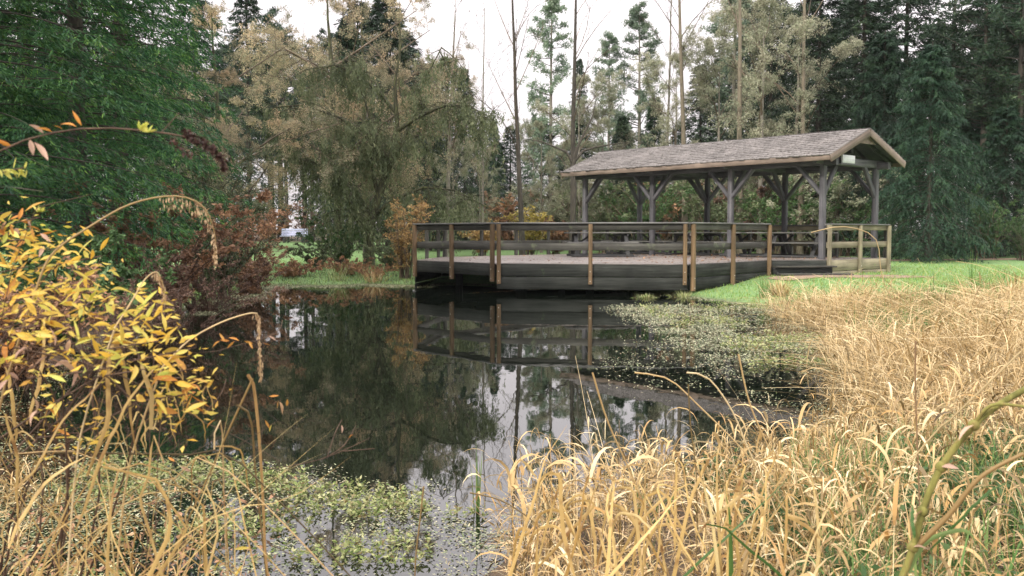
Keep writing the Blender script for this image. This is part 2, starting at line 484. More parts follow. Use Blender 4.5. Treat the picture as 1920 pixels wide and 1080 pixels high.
turf = ramp(N, [(.3, (.07, .14, .045)), (.5, (.13, .25, .08)), (.7, (.24, .33, .12))]); L.new(n2.outputs['Fac'], turf.inputs[0])
soil = ramp(N, [(.3, (.03, .022, .014)), (.7, (.12, .08, .045))]); L.new(n2.outputs['Fac'], soil.inputs[0])
# turf only beyond the pond; leaf mould under the trees and under the dead grass
yr = N.new('ShaderNodeMapRange'); yr.inputs['From Min'].default_value = 17.6; yr.inputs['From Max'].default_value = 19.2
xa = N.new('ShaderNodeMath'); xa.operation = 'MULTIPLY_ADD'; xa.inputs[1].default_value = .55
xc = N.new('ShaderNodeMath'); xc.operation = 'MAXIMUM'; xc.inputs[1].default_value = 3.0; L.new(sp.outputs['X'], xc.inputs[0])
xm = N.new('ShaderNodeMath'); xm.operation = 'MINIMUM'; xm.inputs[1].default_value = 10.0; L.new(xc.outputs[0], xm.inputs[0])
L.new(xm.outputs[0], xa.inputs[0]); L.new(sp.outputs['Y'], xa.inputs[2])
xs = N.new('ShaderNodeMath'); xs.operation = 'SUBTRACT'; xs.inputs[1].default_value = 1.1; L.new(xa.outputs[0], xs.inputs[0])
L.new(xs.outputs[0], yr.inputs[0])
yf = N.new('ShaderNodeMapRange'); yf.inputs['From Min'].default_value = 62; yf.inputs['From Max'].default_value = 70
yf.inputs['To Min'].default_value = 1; yf.inputs['To Max'].default_value = 0
L.new(sp.outputs['Y'], yf.inputs[0])
zr = N.new('ShaderNodeMapRange'); zr.inputs['From Min'].default_value = -.01; zr.inputs['From Max'].default_value = .05
L.new(sp.outputs['Z'], zr.inputs[0])
pr = N.new('ShaderNodeMapRange'); pr.inputs['From Min'].default_value = .32; pr.inputs['From Max'].default_value = .42
L.new(n1.outputs['Fac'], pr.inputs[0])
a1 = N.new('ShaderNodeMath'); a1.operation = 'MULTIPLY'; L.new(yr.outputs[0], a1.inputs[0]); L.new(yf.outputs[0], a1.inputs[1])
a2 = N.new('ShaderNodeMath'); a2.operation = 'MULTIPLY'; L.new(a1.outputs[0], a2.inputs[0]); L.new(zr.outputs[0], a2.inputs[1])
a3 = N.new('ShaderNodeMath'); a3.operation = 'MULTIPLY'; L.new(a2.outputs[0], a3.inputs[0]); L.new(pr.outputs[0], a3.inputs[1])
gmix = N.new('ShaderNodeMix'); gmix.data_type = 'RGBA'
L.new(a3.outputs[0], gmix.inputs['Factor']); L.new(soil.outputs[0], gmix.inputs['A']); L.new(turf.outputs[0], gmix.inputs['B'])
L.new(gmix.outputs['Result'], B.inputs['Base Color']); B.inputs['Roughness'].default_value = .95
bp = N.new('ShaderNodeBump'); bp.inputs['Strength'].default_value = .8; bp.inputs['Distance'].default_value = .05
L.new(n2.outputs['Fac'], bp.inputs['Height']); L.new(bp.outputs[0], B.inputs['Normal'])
ground = g.obj('ground', m, smooth=True); tag(ground, kind='structure')

# trodden earth in front of the steps and a narrow path across the lawn
g = Geo()


def strip(pts, w, n=60):
    pts = np.array(pts, float); t = np.linspace(0, 1, len(pts)); u = np.linspace(0, 1, n)
    cx, cy = np.interp(u, t, pts[:, 0]), np.interp(u, t, pts[:, 1])
    T = unit(np.stack([np.gradient(cx), np.gradient(cy)], 1)); Nn = np.stack([-T[:, 1], T[:, 0]], 1)
    rows = []
    for k in np.linspace(-1, 1, 7):
        ww = w * (1 + .35 * (fbm(cx * 2, cy * 2 + k * 5, .8) - .5) * 2) / 2
        q = np.stack([cx, cy], 1) + Nn * (k * ww)[:, None]; rows.append(np.c_[q, height(q[:, 0], q[:, 1]) + .018])
    Vv = np.stack(rows, 1).reshape(-1, 3); b = (np.arange(n - 1)[:, None] * 7 + np.arange(6)[None]).ravel()
    g.add(Vv, np.stack([b, b + 7, b + 8, b + 1], 1))


strip([(6.7, 24.3), (8.0, 24.7), (9.5, 24.9), (10.8, 25.6)], 1.3)
strip([(13.2, 37.0), (16, 37.5), (20, 38.2), (30, 39), (45, 40)], 1.2)
mp_ = bark_mat('trodden_earth', (.16, .11, .075), (.32, .23, .16), scale=2)
tag(g.obj('path', mp_), kind='structure')

# water
m, N, L, B = nt('pond_water')
B.inputs['Base Color'].default_value = (.004, .006, .004, 1)
B.inputs['Roughness'].default_value = .015
B.inputs['IOR'].default_value = 1.5
B.inputs['Specular IOR Level'].default_value = .7
tc = N.new('ShaderNodeNewGeometry'); mp = N.new('ShaderNodeMapping'); mp.inputs['Scale'].default_value = (1.2, .55, 1)
L.new(tc.outputs['Position'], mp.inputs[0])
no = N.new('ShaderNodeTexNoise'); no.inputs['Scale'].default_value = 2.2; no.inputs['Detail'].default_value = 3
L.new(mp.outputs[0], no.inputs['Vector'])
bp = N.new('ShaderNodeBump'); bp.inputs['Strength'].default_value = .10; bp.inputs['Distance'].default_value = .012
L.new(no.outputs['Fac'], bp.inputs['Height']); L.new(bp.outputs[0], B.inputs['Normal'])
g = Geo(); g.add([(-12, 1, 0), (9, 1, 0), (9, 31, 0), (-12, 31, 0)], [(0, 1, 2, 3)])
tag(g.obj('pond_water', m), kind='structure')


# ------------------------------------------------------------------ boards
def board(name, p0, p1, w, h, mat, parent, up=(0, 0, 1), off=0.0):
    """a plank from p0 to p1 (centre line); h is its size along up, w across; local x = length"""
    p0, p1, up = Vector(p0), Vector(p1), Vector(up)
    x = (p1 - p0); ln = x.length; x.normalize()
    y = up.cross(x).normalized(); z = x.cross(y)
    g = Geo(); e = min(w, h) * .08
    # slightly eased long edges: octagonal section
    sec = [(-w / 2 + e, -h / 2), (w / 2 - e, -h / 2), (w / 2, -h / 2 + e), (w / 2, h / 2 - e), (w / 2 - e, h / 2), (-w / 2 + e, h / 2), (-w / 2, h / 2 - e), (-w / 2, -h / 2 + e)]
    Vv = [(0, a, b) for a, b in sec] + [(ln, a, b) for a, b in sec]
    g.add(Vv, [tuple(range(8))[::-1]]); g.add(Vv, [tuple(range(8, 16))])
    g.add(Vv, [(i, (i + 1) % 8, 8 + (i + 1) % 8, 8 + i) for i in range(8)])
    o = g.obj(name, mat, parent)
    mt = Matrix((x, y, z)).transposed().to_4x4(); mt.translation = p0
    o.matrix_local = (parent.matrix_basis.inverted() @ mt) if parent is not None else mt
    return o


# ------------------------------------------------------------------ deck
DZ = .735            # deck surface above the water
RT = 1.72            # top of the rail cap
A_, B_, S_, E_, F_, K_, G_, C_ = [Vector((x, y, 0)) for x, y in
    ((-.36, 23.1), (4.12, 22.5), (6.86, 25.75), (8.50, 26.0), (11.0, 28.15), (4.7, 35.65), (-2.14, 29.2), (-2.6, 25.9))]
deck = empty('wooden_deck', (2.0, 25.0, 0), 0, 'low wooden viewing deck with railings standing over the pond edge', 'deck')
DECKP = [A_, B_, S_, E_, F_, K_, G_, C_]


def clip_y(poly, y0, y1):
    def half(pts, f):
        out = []
        for i in range(len(pts)):
            a, b = pts[i], pts[(i + 1) % len(pts)]
            fa, fb = f(a), f(b)
            if fa >= 0: out.append(a)
            if (fa >= 0) != (fb >= 0):
                t = fa / (fa - fb); out.append((a[0] + (b[0] - a[0]) * t, a[1] + (b[1] - a[1]) * t))
        return out
    p = half(poly, lambda q: q[1] - y0)
    return half(p, lambda q: y1 - q[1]) if p else p


poly = [(p.x, p.y) for p in DECKP]
yy = 22.5
while yy < 35.6:
    p = clip_y(poly, yy, yy + .142)
    if len(p) >= 3:
        xs = [q[0] for q in p]; cx = (min(xs) + max(xs)) / 2; cy = yy + .07
        g = Geo(); dz = R.uniform(-.003, .003)
        g.prism([(q[0] - cx, q[1] - cy) for q in p], -.036 + dz, dz)
        o = g.obj('deck_board', M['deck'], deck); o.location = (cx - 2.0, cy - 25.0, DZ)
    yy += .148


def outward(P, Q):
    d = (Q - P).normalized(); return Vector((d.y, -d.x, 0))     # outside is to the right of travel (counter-clockwise polygon)


def at_post(pt, mat, bottom, out, along, bolts=True):
    c = pt + out * .075
    o = board('rail_post', (c.x, c.y, bottom), (c.x, c.y, RT - .045), .092, .092, mat, deck, up=(out.x, out.y, 0))
    if bolts:
        for zz in (bottom + .07, bottom + .30):
            g = Geo(); a = np.arange(8) / 8 * 2 * math.pi
            # disc facing outwards (local z of the post is 'up' = outwards)
            V1 = [(zz - bottom + .012 * math.cos(t), .012 * math.sin(t), .046) for t in a] + [(zz - bottom + .009 * math.cos(t), .009 * math.sin(t), .054) for t in a]
            g.add(V1, [tuple(range(8, 16))]); g.add(V1, [(i, (i + 1) % 8, 8 + (i + 1) % 8, 8 + i) for i in range(8)])
            g.obj('bolt', M['steel'], o)
    return o


def run(P, Q, ts, posts='post', rails='rail', capm='cap', fasc=(('fascia', 0, 1),), bottom=None, trim0=0.0, trim1=0.0, fas_rows=2, rail=True):
    d = (Q - P).normalized(); out = outward(P, Q); ln = (Q - P).length
    a = P + d * trim0; b = Q - d * trim1
    z = lambda v, h: Vector((v.x, v.y, h))
    if rail:
        board('rail_cap', z(a - out * .0, RT - .02), z(b, RT - .02), .165, .036, M[capm], deck)
        ia, ib = a + out * .005, b + out * .005
        board('top_rail', z(ia, RT - .110), z(ib, RT - .110), .036, .142, M[rails], deck)
        board('middle_rail', z(ia, DZ + .40), z(ib, DZ + .40), .036, .165, M[rails], deck)
    for fm, k0, k1 in fasc:
        for k in range(k0, k0 + fas_rows):
            zc = DZ - .012 - .148 - k * .308
            board('fascia_board', z(a + out * .012, zc), z(b + out * .012, zc), .034 - .008 * (k % 2), .296, M[fm], deck)
    if rail:
        for t in ts:
            at_post(P + d * (t * ln), M[posts], (DZ - .485) if bottom is None else bottom, out, d)


run(A_, B_, (0.012, .497, .985), trim0=.0, trim1=.0)
run(B_, S_, (.03, .50, .985), fasc=(('fascia', 0, 1),), bottom=.10, trim0=.04)
run(C_, A_, (.02, .50, .975), fas_rows=1, trim1=.04, bottom=DZ - .44)
run(S_, E_, (), fas_rows=1, rail=False, trim0=.04)
run(E_, F_, (.015, .5, .985), posts='pale', rails='pale', fasc=(('pale', 0, 1),), bottom=.24, trim0=.03)
run(F_, K_, tuple(np.linspace(.01, .99, 7)), posts='rail', rails='pale', bottom=.2, trim0=.05)
run(K_, G_, tuple(np.linspace(.02, .98, 7)), posts='rail', bottom=.2, trim0=.05, fas_rows=3)  # lower rows are an added skirt that keeps daylight out of the under-deck void
run(G_, C_, (.03, .5, .93), posts='rail', fas_rows=3, trim0=.05, bottom=DZ - .44)  # extra lower boards added here too, to block light beneath the deck
# piles and bearers under the boards
for (x, y) in ((.2, 24.4), (2.0, 24.6), (3.9, 24.4), (-1.5, 27.2), (.3, 26.0), (3.2, 26.0), (6.2, 26.6), (1.5, 29), (5.5, 29), (8.5, 28)):
    board('pile', (x, y, -.6), (x, y, DZ - .25), .2, .2, M['timber_dark'], deck, up=(1, 0, 0))
for y in (23.7, 25.4, 27.2, 29.0):
    board('bearer', (-1.0 if y > 24 else 0, y, DZ - .15), (4.6, y, DZ - .15), .06, .2, M['timber_dark'], deck)

# leaf litter on the boards
n = 2600
xx = U(-2.5, 10.8, n); yq = U(22.7, 35.4, n)


def in_poly(x, y, poly):
    c = np.zeros(x.shape, bool)
    for i in range(len(poly)):
        ax, ay = poly[i]; bx, by = poly[(i + 1) % len(poly)]
        c ^= ((ay > y) != (by > y)) & (x < (bx - ax) * (y - ay) / (by - ay + 1e-12) + ax)
    return c


k = in_poly(xx, yq, poly) & (U(0, 1, n) < np.clip(.25 + (xx - 2) * .2, .15, 1))
xx, yq = xx[k], yq[k]; n = len(xx)
Dd = unit(np.stack([U(-1, 1, n), U(-1, 1, n), U(-.1, .3, n)], 1)); Sd = unit(np.cross(Dd, np.tile((0, 0, 1.0), (n, 1)) + U(-.3, .3, (n, 3))))
g = Geo(); g.leaves(np.stack([xx, yq, np.full(n, DZ + .012)], 1), Dd, Sd, U(.05, .10, n), U(.03, .07, n), cup=-.08)
tag(g.obj('fallen_leaves', M['litter']), 'brown fallen leaves scattered over the deck boards', 'fallen leaves', kind='stuff')

# steps down to the lawn
dS = (E_ - S_).normalized(); oS = outward(S_, E_)
steps = empty('wooden_steps', (S_ + (E_ - S_) * .5)[:], 0, 'two broad dark wooden steps from the deck to the lawn', 'steps')
for i, (zt, o0, ex) in enumerate(((DZ - .17, .19, .12), (DZ - .36, .52, .42))):
    for q in (0, 1):
        a = S_ + dS * .08 + oS * (o0 + q * .15); b = E_ + dS * ex + oS * (o0 + q * .15)
        board('tread', (a.x, a.y, zt), (b.x, b.y, zt), .142, .042, M['rail'], steps)
    a = S_ + dS * .12 + oS * (o0 + .06); b = E_ + dS * (ex - .06) + oS * (o0 + .06)
    board('riser', (a.x, a.y, zt - .11), (b.x, b.y, zt - .11), .03, .17, M['timber_dark'], steps)
for t in (.1, .5, .95):
    p = S_ + (E_ - S_) * t
    q = p + oS * .62
    board('stringer', (p.x, p.y, DZ - .3), (q.x, q.y, .14), .05, .2, M['timber_dark'], steps)

# ------------------------------------------------------------------ pavilion
d_ = Vector((-.653, .757, 0)).normalized(); n_ = Vector((d_.y, -d_.x, 0))
EAV = 3.38           # lower edge of the eave board above the water
P1 = Vector((8.45, 25.7, 0)); LEN = 10.22; WID = 3.94; RISE = .79
pav = empty('picnic_pavilion', (P1 + d_ * LEN / 2 + n_ * WID / 2)[:], 0, 'open timber picnic pavilion with grey shake gable roof on the deck', 'pavilion')


def pv(s, a, z):
    q = P1 + d_ * s + n_ * a; return Vector((q.x, q.y, z))


INS = .56; PS = [.52 + 3.06 * i for i in range(4)]; BEAM = EAV + .09
RF = WID / 2
slope = RISE / RF
for i, s in enumerate(PS):
    for a, sg in ((INS, 1), (WID - INS, -1)):
        board('post', pv(s, a, DZ), pv(s, a, BEAM - .1), .15, .15, M['timber'], pav, up=n_[:])
        # knee braces along the eaves
        for dd in (-1, 1):
            if (i == 0 and dd < 0) or (i == 3 and dd > 0): continue
            board('knee_brace', pv(s + dd * .04, a, BEAM - .95), pv(s + dd * .78, a, BEAM - .14), .09, .14, M['timber'], pav, up=n_[:])
        # brace across to the tie
        board('knee_brace', pv(s, a + sg * .04, BEAM - .95), pv(s, a + sg * .72, BEAM - .02), .13, .09, M['timber'], pav, up=d_[:])
    board('tie_beam', pv(s, .12, BEAM - .01), pv(s, WID - .12, BEAM - .01), .12, .22, M['timber'], pav)
    board('king_post', pv(s, RF, BEAM + .24), pv(s, RF, EAV + RISE - .08), .11, .11, M['timber_dark'], pav, up=n_[:])
for a in (INS, WID - INS):
    board('eave_beam', pv(.1, a, BEAM - .06), pv(LEN - .1, a, BEAM - .06), .14, .2, M['timber'], pav)
# rafters and roof deck
for s in np.arange(.3, LEN - .1, .61):
    for sg in (0, 1):
        a0, a1 = (.05, RF - .02) if sg == 0 else (WID - .05, RF + .02)
        board('rafter', pv(s, a0, EAV + .10), pv(s, a1, EAV + RISE + .03), .05, .12, M['timber_dark'], pav)
for sg in (0, 1):
    a0, a1 = (.0, RF) if sg == 0 else (WID, RF)
    g = Geo()
    th = .03
    q = [pv(0.02, a0, EAV + .165), pv(LEN - .02, a0, EAV + .165), pv(LEN - .02, a1, EAV + RISE + .165), pv(.02, a1, EAV + RISE + .165)]
    Vv = [tuple(v - pav.location) for v in q] + [tuple(v - pav.location - Vector((0, 0, th))) for v in q]
    g.add(Vv, [(0, 1, 2, 3), (7, 6, 5, 4), (0, 4, 5, 1), (1, 5, 6, 2), (2, 6, 7, 3), (3, 7, 4, 0)])
    g.obj('roof_sheathing', M['timber_dark'], pav)
# shakes laid in courses: each its own overlapping, uneven piece
nc = 12
for sg in (0, 1):
    g = Geo()
    sl = math.hypot(RF, RISE); ux = (RF / sl) * (1 if sg == 0 else -1); uz = RISE / sl
    for c in range(nc):
        s = -.06
        while s < LEN + .04:
            w = R.uniform(.10, .23); w = min(w, LEN + .07 - s)
            t0 = c * (sl / nc) - .05 + R.uniform(-.018, .018); t1 = t0 + sl / nc + .10
            h0 = .042 + R.uniform(0, .014)
            a_0 = (0 if sg == 0 else WID)
            pts = []
            for (ss, tt, hh) in ((s, t0, 0), (s + w - .008, t0, 0), (s + w - .008, t1, 0), (s, t1, 0), (s, t0, h0), (s + w - .008, t0, h0 + R.uniform(-.006, .006)), (s + w - .008, t1, .008), (s, t1, .008)):
                base = c * 0.0012 + .004
                v = pv(ss, a_0 + ux * tt - ux / abs(ux) * uz * (hh) * 1.0, EAV + .168 + uz * tt + abs(ux) * (hh) + base) - pav.location
                pts.append(tuple(v))
            g.add(pts, [(3, 2, 1, 0), (4, 5, 6, 7), (0, 1, 5, 4), (1, 2, 6, 5), (2, 3, 7, 6), (3, 0, 4, 7)])
            s += w
    o = g.obj('shingles', M['shingle'], pav); o['kind'] = 'stuff'
g = Geo(); s = -.06
while s < LEN + .05:
    for sg in (-1, 1):
        z1 = EAV + RISE + .215; w = .25
        q = [pv(s, RF, z1), pv(s + w, RF, z1 - .02), pv(s + w, RF + sg * .13, z1 - .09), pv(s, RF + sg * .13, z1 - .07)]
        Vv = [tuple(v - pav.location) for v in q] + [tuple(v - pav.location - Vector((0, 0, .018))) for v in q]
        g.add(Vv, [(0, 1, 2, 3), (7, 6, 5, 4), (0, 4, 5, 1), (1, 5, 6, 2), (2, 6, 7, 3), (3, 7, 4, 0)])
    s += .19
g.obj('ridge_shingles', M['shingle'], pav)['kind'] = 'stuff'
# trim
for a in (-.02, WID + .02):
    board('eave_trim', pv(-.05, a, EAV + .0975), pv(LEN + .05, a, EAV + .0975), .036, .145, M['trim'], pav)
for s in (-.055, LEN + .055):
    for a0, a1 in ((-.04, RF), (WID + .04, RF)):
        board('rake_trim', pv(s, a0, EAV + .065), pv(s, a1, EAV + .065 + RISE + .02), .036, .19, M['trim'], pav)
# small boarded triangle at the gable peak
g = Geo()
q = [pv(.03, RF - .48, EAV + RISE - .22), pv(.03, RF + .48, EAV + RISE - .22), pv(.03, RF, EAV + RISE + .06)]
Vv = [tuple(v - pav.location) for v in q] + [tuple(v - pav.location + d_ * .03) for v in q]
g.add(Vv, [(0, 1, 2), (5, 4, 3)]); g.add(Vv, [(0, 3, 4, 1), (1, 4, 5, 2), (2, 5, 3, 0)])
g.obj('gable_panel', M['trim'], pav)
# blank white board on the tie beam
p = pv(.40, 1.35, EAV + .38)
sign = empty('sign_board', p[:], 0, 'small blank white board fixed on the pavilion gable beam', 'sign')
board('panel', pv(.28, 1.10, EAV + .13), pv(.28, 1.74, EAV + .13), .05, .22, M['sign'], sign)
board('frame', pv(.34, 1.0, EAV - .01), pv(.34, 2.2, EAV - .01), .16, .04, M['timber'], sign)


# ------------------------------------------------------------------ picnic tables
def picnic_table(x, y, rz, label, ln=1.95):
    t = empty('picnic_table', (0, 0, 0), 0, label, 'picnic table', 'picnic tables on the deck')
    for k in range(5):
        yv = (k - 2) * .152
        board('tabletop_board', (-ln / 2, yv, .73), (ln / 2, yv, .73), .144, .038, M['table'], t)
    for sg in (-1, 1):
        for q in (0, 1):
            yv = sg * (.62 + .15 * q)
            board('seat_board', (-ln / 2, yv, .43), (ln / 2, yv, .43), .142, .038, M['table'], t)
    for xs in (-ln / 2 + .3, ln / 2 - .3):
        for sg in (-1, 1):
            board('leg', (xs, sg * .68, .03), (xs, sg * .22, .69), .04, .12, M['timber_dark'], t, up=(1, 0, 0))
            board('brace', (xs - .05 * np.sign(xs), sg * .0, .36), (xs * .35, sg * .0, .67), .05, .05, M['timber_dark'], t)
        board('seat_bearer', (xs + .045, -.78, .37), (xs + .045, .78, .37), .04, .09, M['timber_dark'], t)
        board('top_bearer', (xs + .045, -.36, .665), (xs + .045, .36, .665), .04, .08, M['timber_dark'], t)
    for sg in (-1, 1):
        board('skid', (-ln / 2 + .12, sg * .66, .035), (ln / 2 - .12, sg * .66, .035), .09, .07, M['timber_dark'], t)
    t.location = (x, y, DZ + .004); t.rotation_euler = (0, 0, rz)
    return t


ax = math.atan2(d_.y, d_.x)
picnic_table(2.72, 29.8, .05, 'dark picnic table on the open deck left of the pavilion posts', 2.15)
picnic_table(*(P1 + d_ * 8.5 + n_ * 1.9)[:2], ax + 1.2, 'picnic table under the far left end of the pavilion roof')
picnic_table(*(P1 + d_ * 5.9 + n_ * 2.0)[:2], ax + 1.4, 'picnic table under the pavilion, seen behind the double railing post')
picnic_table(*(P1 + d_ * 3.7 + n_ * 2.0)[:2], ax + .15, 'picnic table under the pavilion, just left of the steps')
picnic_table(*(P1 + d_ * 2.1 + n_ * 2.0)[:2], ax + .1, 'end-on picnic table under the pavilion, behind the steps')

# ------------------------------------------------------------------ park bench far left
bx, by = at(551, 60), 60.0
bench = empty('park_bench', (bx, by, H(bx, by)), 0, 'pale blue slatted park bench on the grass under the far trees', 'bench')
for k in range(4):
    board('back_slat', (bx - .82, by + .28 + k * .03, H(bx, by) + .50 + k * .115), (bx + .82, by + .28 + k * .03, H(bx, by) + .50 + k * .115), .03, .085, M['bench'], bench)
for k in range(3):
    board('seat_slat', (bx - .82, by - .12 + k * .14, H(bx, by) + .42), (bx + .82, by - .12 + k * .14, H(bx, by) + .42), .12, .03, M['bench'], bench)
for sx in (-.6, .6):
    board('leg', (bx + sx, by - .1, H(bx, by) - .05), (bx + sx, by - .1, H(bx, by) + .40), .06, .06, M['timber_dark'], bench, up=(1, 0, 0))
    board('leg', (bx + sx, by + .25, H(bx, by) - .05), (bx + sx, by + .39, H(bx, by) + .9), .06, .06, M['timber_dark'], bench, up=(1, 0, 0))


# ------------------------------------------------------------------ trees
def trunk_path(h, lean=(0, 0), wob=.15, K=9):
    t = np.linspace(0, 1, K)
    x = lean[0] * t + np.cumsum(U(-1, 1, K)) * wob * h / K * .35; y = lean[1] * t + np.cumsum(U(-1, 1, K)) * wob * h / K * .35
    x -= x[0]; y -= y[0]
    return np.stack([x, y, t * h], 1)


def trunk_geo(h, r, path=None, sides=8, stubs=0):
    P = trunk_path(h) if path is None else path
    K = len(P); t = np.linspace(0, 1, K)
    Rd = r * (1 - t) ** .8 + .012; Rd[0] *= 1.35
    g = Geo(); g.tubes(P[None], Rd[None], sides)
    return g, P


def spruce(h, rad, base, nb, nt_, nn, leaf, droop=.35, shape=.8, dens_top=1.0, splay=.45, fine=.05, wr=(.16, .34)):
    """whorled conifer: branches carry side sprays of needle-bearing twigs"""
    path = trunk_path(h, wob=.03)
    tg, P = trunk_geo(h, h * .008 + .03, path)
    t = np.linspace(0, 1, nb) ** .9
    z = base + (h - base - .15) * t
    prof = (1 - (z - base) / (h - base)) ** shape
    low = np.clip((z - base) / (h * .12) + .55, .55, 1)
    Ln = rad * prof * low * U(.62, 1.12, nb) + .12
    az = np.arange(nb) * 2.4 + U(-.4, .4, nb)
    px = np.interp(z, path[:, 2], path[:, 0]); py = np.interp(z, path[:, 2], path[:, 1])
    D = np.stack([np.cos(az), np.sin(az)], 1)
    K = 6; s = np.linspace(0, 1, K)
    up0 = U(-.05, .25, nb) + .35 * (z / h) ** 2
    PB = np.zeros((nb, K, 3))
    r = s[None] * Ln[:, None]
    PB[..., 0] = px[:, None] + D[:, :1] * r; PB[..., 1] = py[:, None] + D[:, 1:] * r
    PB[..., 2] = z[:, None] + Ln[:, None] * (up0[:, None] * s - droop * s ** 2 * 1.3 + droop * .35 * s ** 3.5)
    g = Geo()
    g.tubes(PB, (.006 + .006 * Ln[:, None]) * (1.05 - s[None]), 3, 1)
    # twigs
    tt = U(.12, 1.0, (nb, nt_)) ** .8
    idx = tt * (K - 1); i0 = np.minimum(idx.astype(int), K - 2); fr = (idx - i0)[..., None]
    bi = np.arange(nb)[:, None]
    C = PB[bi, i0] * (1 - fr) + PB[bi, i0 + 1] * fr
    T = unit(PB[bi, i0 + 1] - PB[bi, i0])
    sgn = np.where(U(0, 1, (nb, nt_)) < .5, -1, 1)[..., None]
    Sd = np.stack([-D[:, 1], D[:, 0], np.zeros(nb)], 1)[:, None, :] * sgn
    tw_l = (Ln[:, None] * .42 * (1 - tt * .72) + .10) * U(.6, 1.2, (nb, nt_))
    TD = unit(T * U(.4, 1.0, (nb, nt_, 1)) + Sd * U(.4, 1.1, (nb, nt_, 1)) + np.array([0, 0, -1.0]) * U(droop * .3, droop * 1.5 + .1, (nb, nt_, 1)))
    # needles / sprays along each twig
    q = U(0, 1, (nb, nt_, nn))
    NC = C[:, :, None] + TD[:, :, None] * (tw_l[:, :, None] * q)[..., None]
    NC[..., 2] -= (tw_l[:, :, None] * q ** 2 * droop * .7)
    ND = unit(TD[:, :, None] + U(-splay, splay, (nb, nt_, nn, 3)) + np.array([0, 0, -.15]))
    NC = NC.reshape(-1, 3); ND = ND.reshape(-1, 3)
    NC += U(-fine, fine, NC.shape)
    NS = unit(np.cross(ND, np.tile((0, 0, 1.0), (len(ND), 1)) + U(-.8, .8, ND.shape)))
    lf = leaf * U(.6, 1.4, len(NC))
    g.leaves(NC, ND, NS, lf, lf * U(*wr, len(NC)), 0)
    return tg, g


def pine(h, rad, base, nb, clumps, nn, leaf):
    """open crown: bare trunk below, upswept limbs ending in needle clumps with gaps between"""
    path = trunk_path(h, wob=.05)
    tg, P = trunk_geo(h, h * .009 + .04, path)
    z = np.sort(U(base, h * .985, nb)); az = U(0, 6.28, nb)
    prof = np.interp((z - base) / (h - base), [0, .2, .6, 1], [.6, 1, .8, .12])
    Ln = rad * prof * U(.45, 1.15, nb) + .15
    px = np.interp(z, path[:, 2], path[:, 0]); py = np.interp(z, path[:, 2], path[:, 1])
    K = 5; s = np.linspace(0, 1, K)
    up = U(-.12, .35, nb)
    PB = np.stack([px[:, None] + np.cos(az)[:, None] * Ln[:, None] * s, py[:, None] + np.sin(az)[:, None] * Ln[:, None] * s,
                   z[:, None] + Ln[:, None] * (up[:, None] * s + .25 * s ** 2)], -1)
    g = Geo(); g.tubes(PB, (.012 + .012 * Ln[:, None]) * (1.08 - s[None]), 3, 1)
    tt = U(.35, 1.05, (nb, clumps)); idx = np.clip(tt * (K - 1), 0, K - 1.01); i0 = idx.astype(int); fr = (idx - i0)[..., None]; bi = np.arange(nb)[:, None]
    C = PB[bi, i0] * (1 - fr) + PB[bi, i0 + 1] * fr + U(-.22, .22, (nb, clumps, 3)) * np.array([1, 1, .5]) * (Ln[:, None, None] * .6 + .2)
    C = C.reshape(-1, 3)
    D = rand_dirs(len(C) * nn, -.35, 1).reshape(len(C), nn, 3)
    Cc = np.repeat(C[:, None], nn, 1) + D * U(0, .16, (len(C), nn, 1)) * (rad * .35 + .4)
    D = unit(D + U(-.5, .5, D.shape)).reshape(-1, 3); Cc = Cc.reshape(-1, 3)
    lf = leaf * U(.6, 1.3, len(Cc))
    g.leaves(Cc, D, side_of(D), lf, lf * .26, 0)
    return tg, g


def branching(h, r, lean=(0, 0), levels=4, nchild=(7, 5, 5, 4), spread=.8, first=.3, droopv=0.0, ratio=.5, upb=.35, maxseg=9000, wob=.10, brk=.48):
    """leafless deciduous tree; returns trunk geo, branch geo, tips (pos, dir, len)"""
    path = trunk_path(h, lean, wob)
    tg, P = trunk_geo(h, r, path)
    g = Geo()
    parents = [(path, r, h)]
    tips = None
    for lv in range(levels):
        Ps, Rs = [], []
        K = 5 if lv < 2 else 4
        out = []
        for (pp, pr, pl) in parents:
            for _ in range(nchild[lv]):
                t = R.uniform(first if lv == 0 else .2, .98)
                ix = t * (len(pp) - 1); i0 = min(int(ix), len(pp) - 2); f = ix - i0
                c = pp[i0] * (1 - f) + pp[i0 + 1] * f
                T = pp[i0 + 1] - pp[i0]; T = T / (np.linalg.norm(T) + 1e-9)
                rd = np.array([R.gauss(0, 1), R.gauss(0, 1), R.gauss(0, .6)]); rd -= T * rd.dot(T); rd /= np.linalg.norm(rd) + 1e-9
                d = T * (1 - spread * .5) + rd * spread + np.array([0, 0, upb * (1 if lv < 2 else .4)])
                d /= np.linalg.norm(d)
                ln = pl * ratio * R.uniform(.6, 1.1) * (1 - .5 * t if lv == 0 else 1 - .3 * t)
                s = np.linspace(0, 1, K)[:, None]
                bend = np.array([R.gauss(0, .18), R.gauss(0, .18), R.gauss(0, .12) - droopv * (.4 + .6 * lv)])
                q = c + d * ln * s + bend * ln * s ** 2
                r0 = max(.003, pr * (1 - t * .7) * brk)
                out.append((q, r0, ln))
        if len(out) > maxseg: out = R.sample(out, maxseg)
        Pq = np.array([o[0] for o in out]); Rq = np.array([o[1] for o in out])
        g.tubes(Pq, Rq[:, None] * np.linspace(1, .3, K)[None] + .002, 4 if lv < 2 else 3, 0)
        parents = out
        tips = Pq
    return tg, g, tips


def tree_obj(name, loc, tg, cg, tm, cm, label, cat, group=None, rz=0.0, stuffs=()):
    o = empty(name, loc, rz, label, cat, group)
    tg.obj('trunk', tm, o, smooth=True)
    cg.obj('crown', cm, o)
    for nm, gg, mm_ in stuffs: gg.obj(nm, mm_, o)
    return o


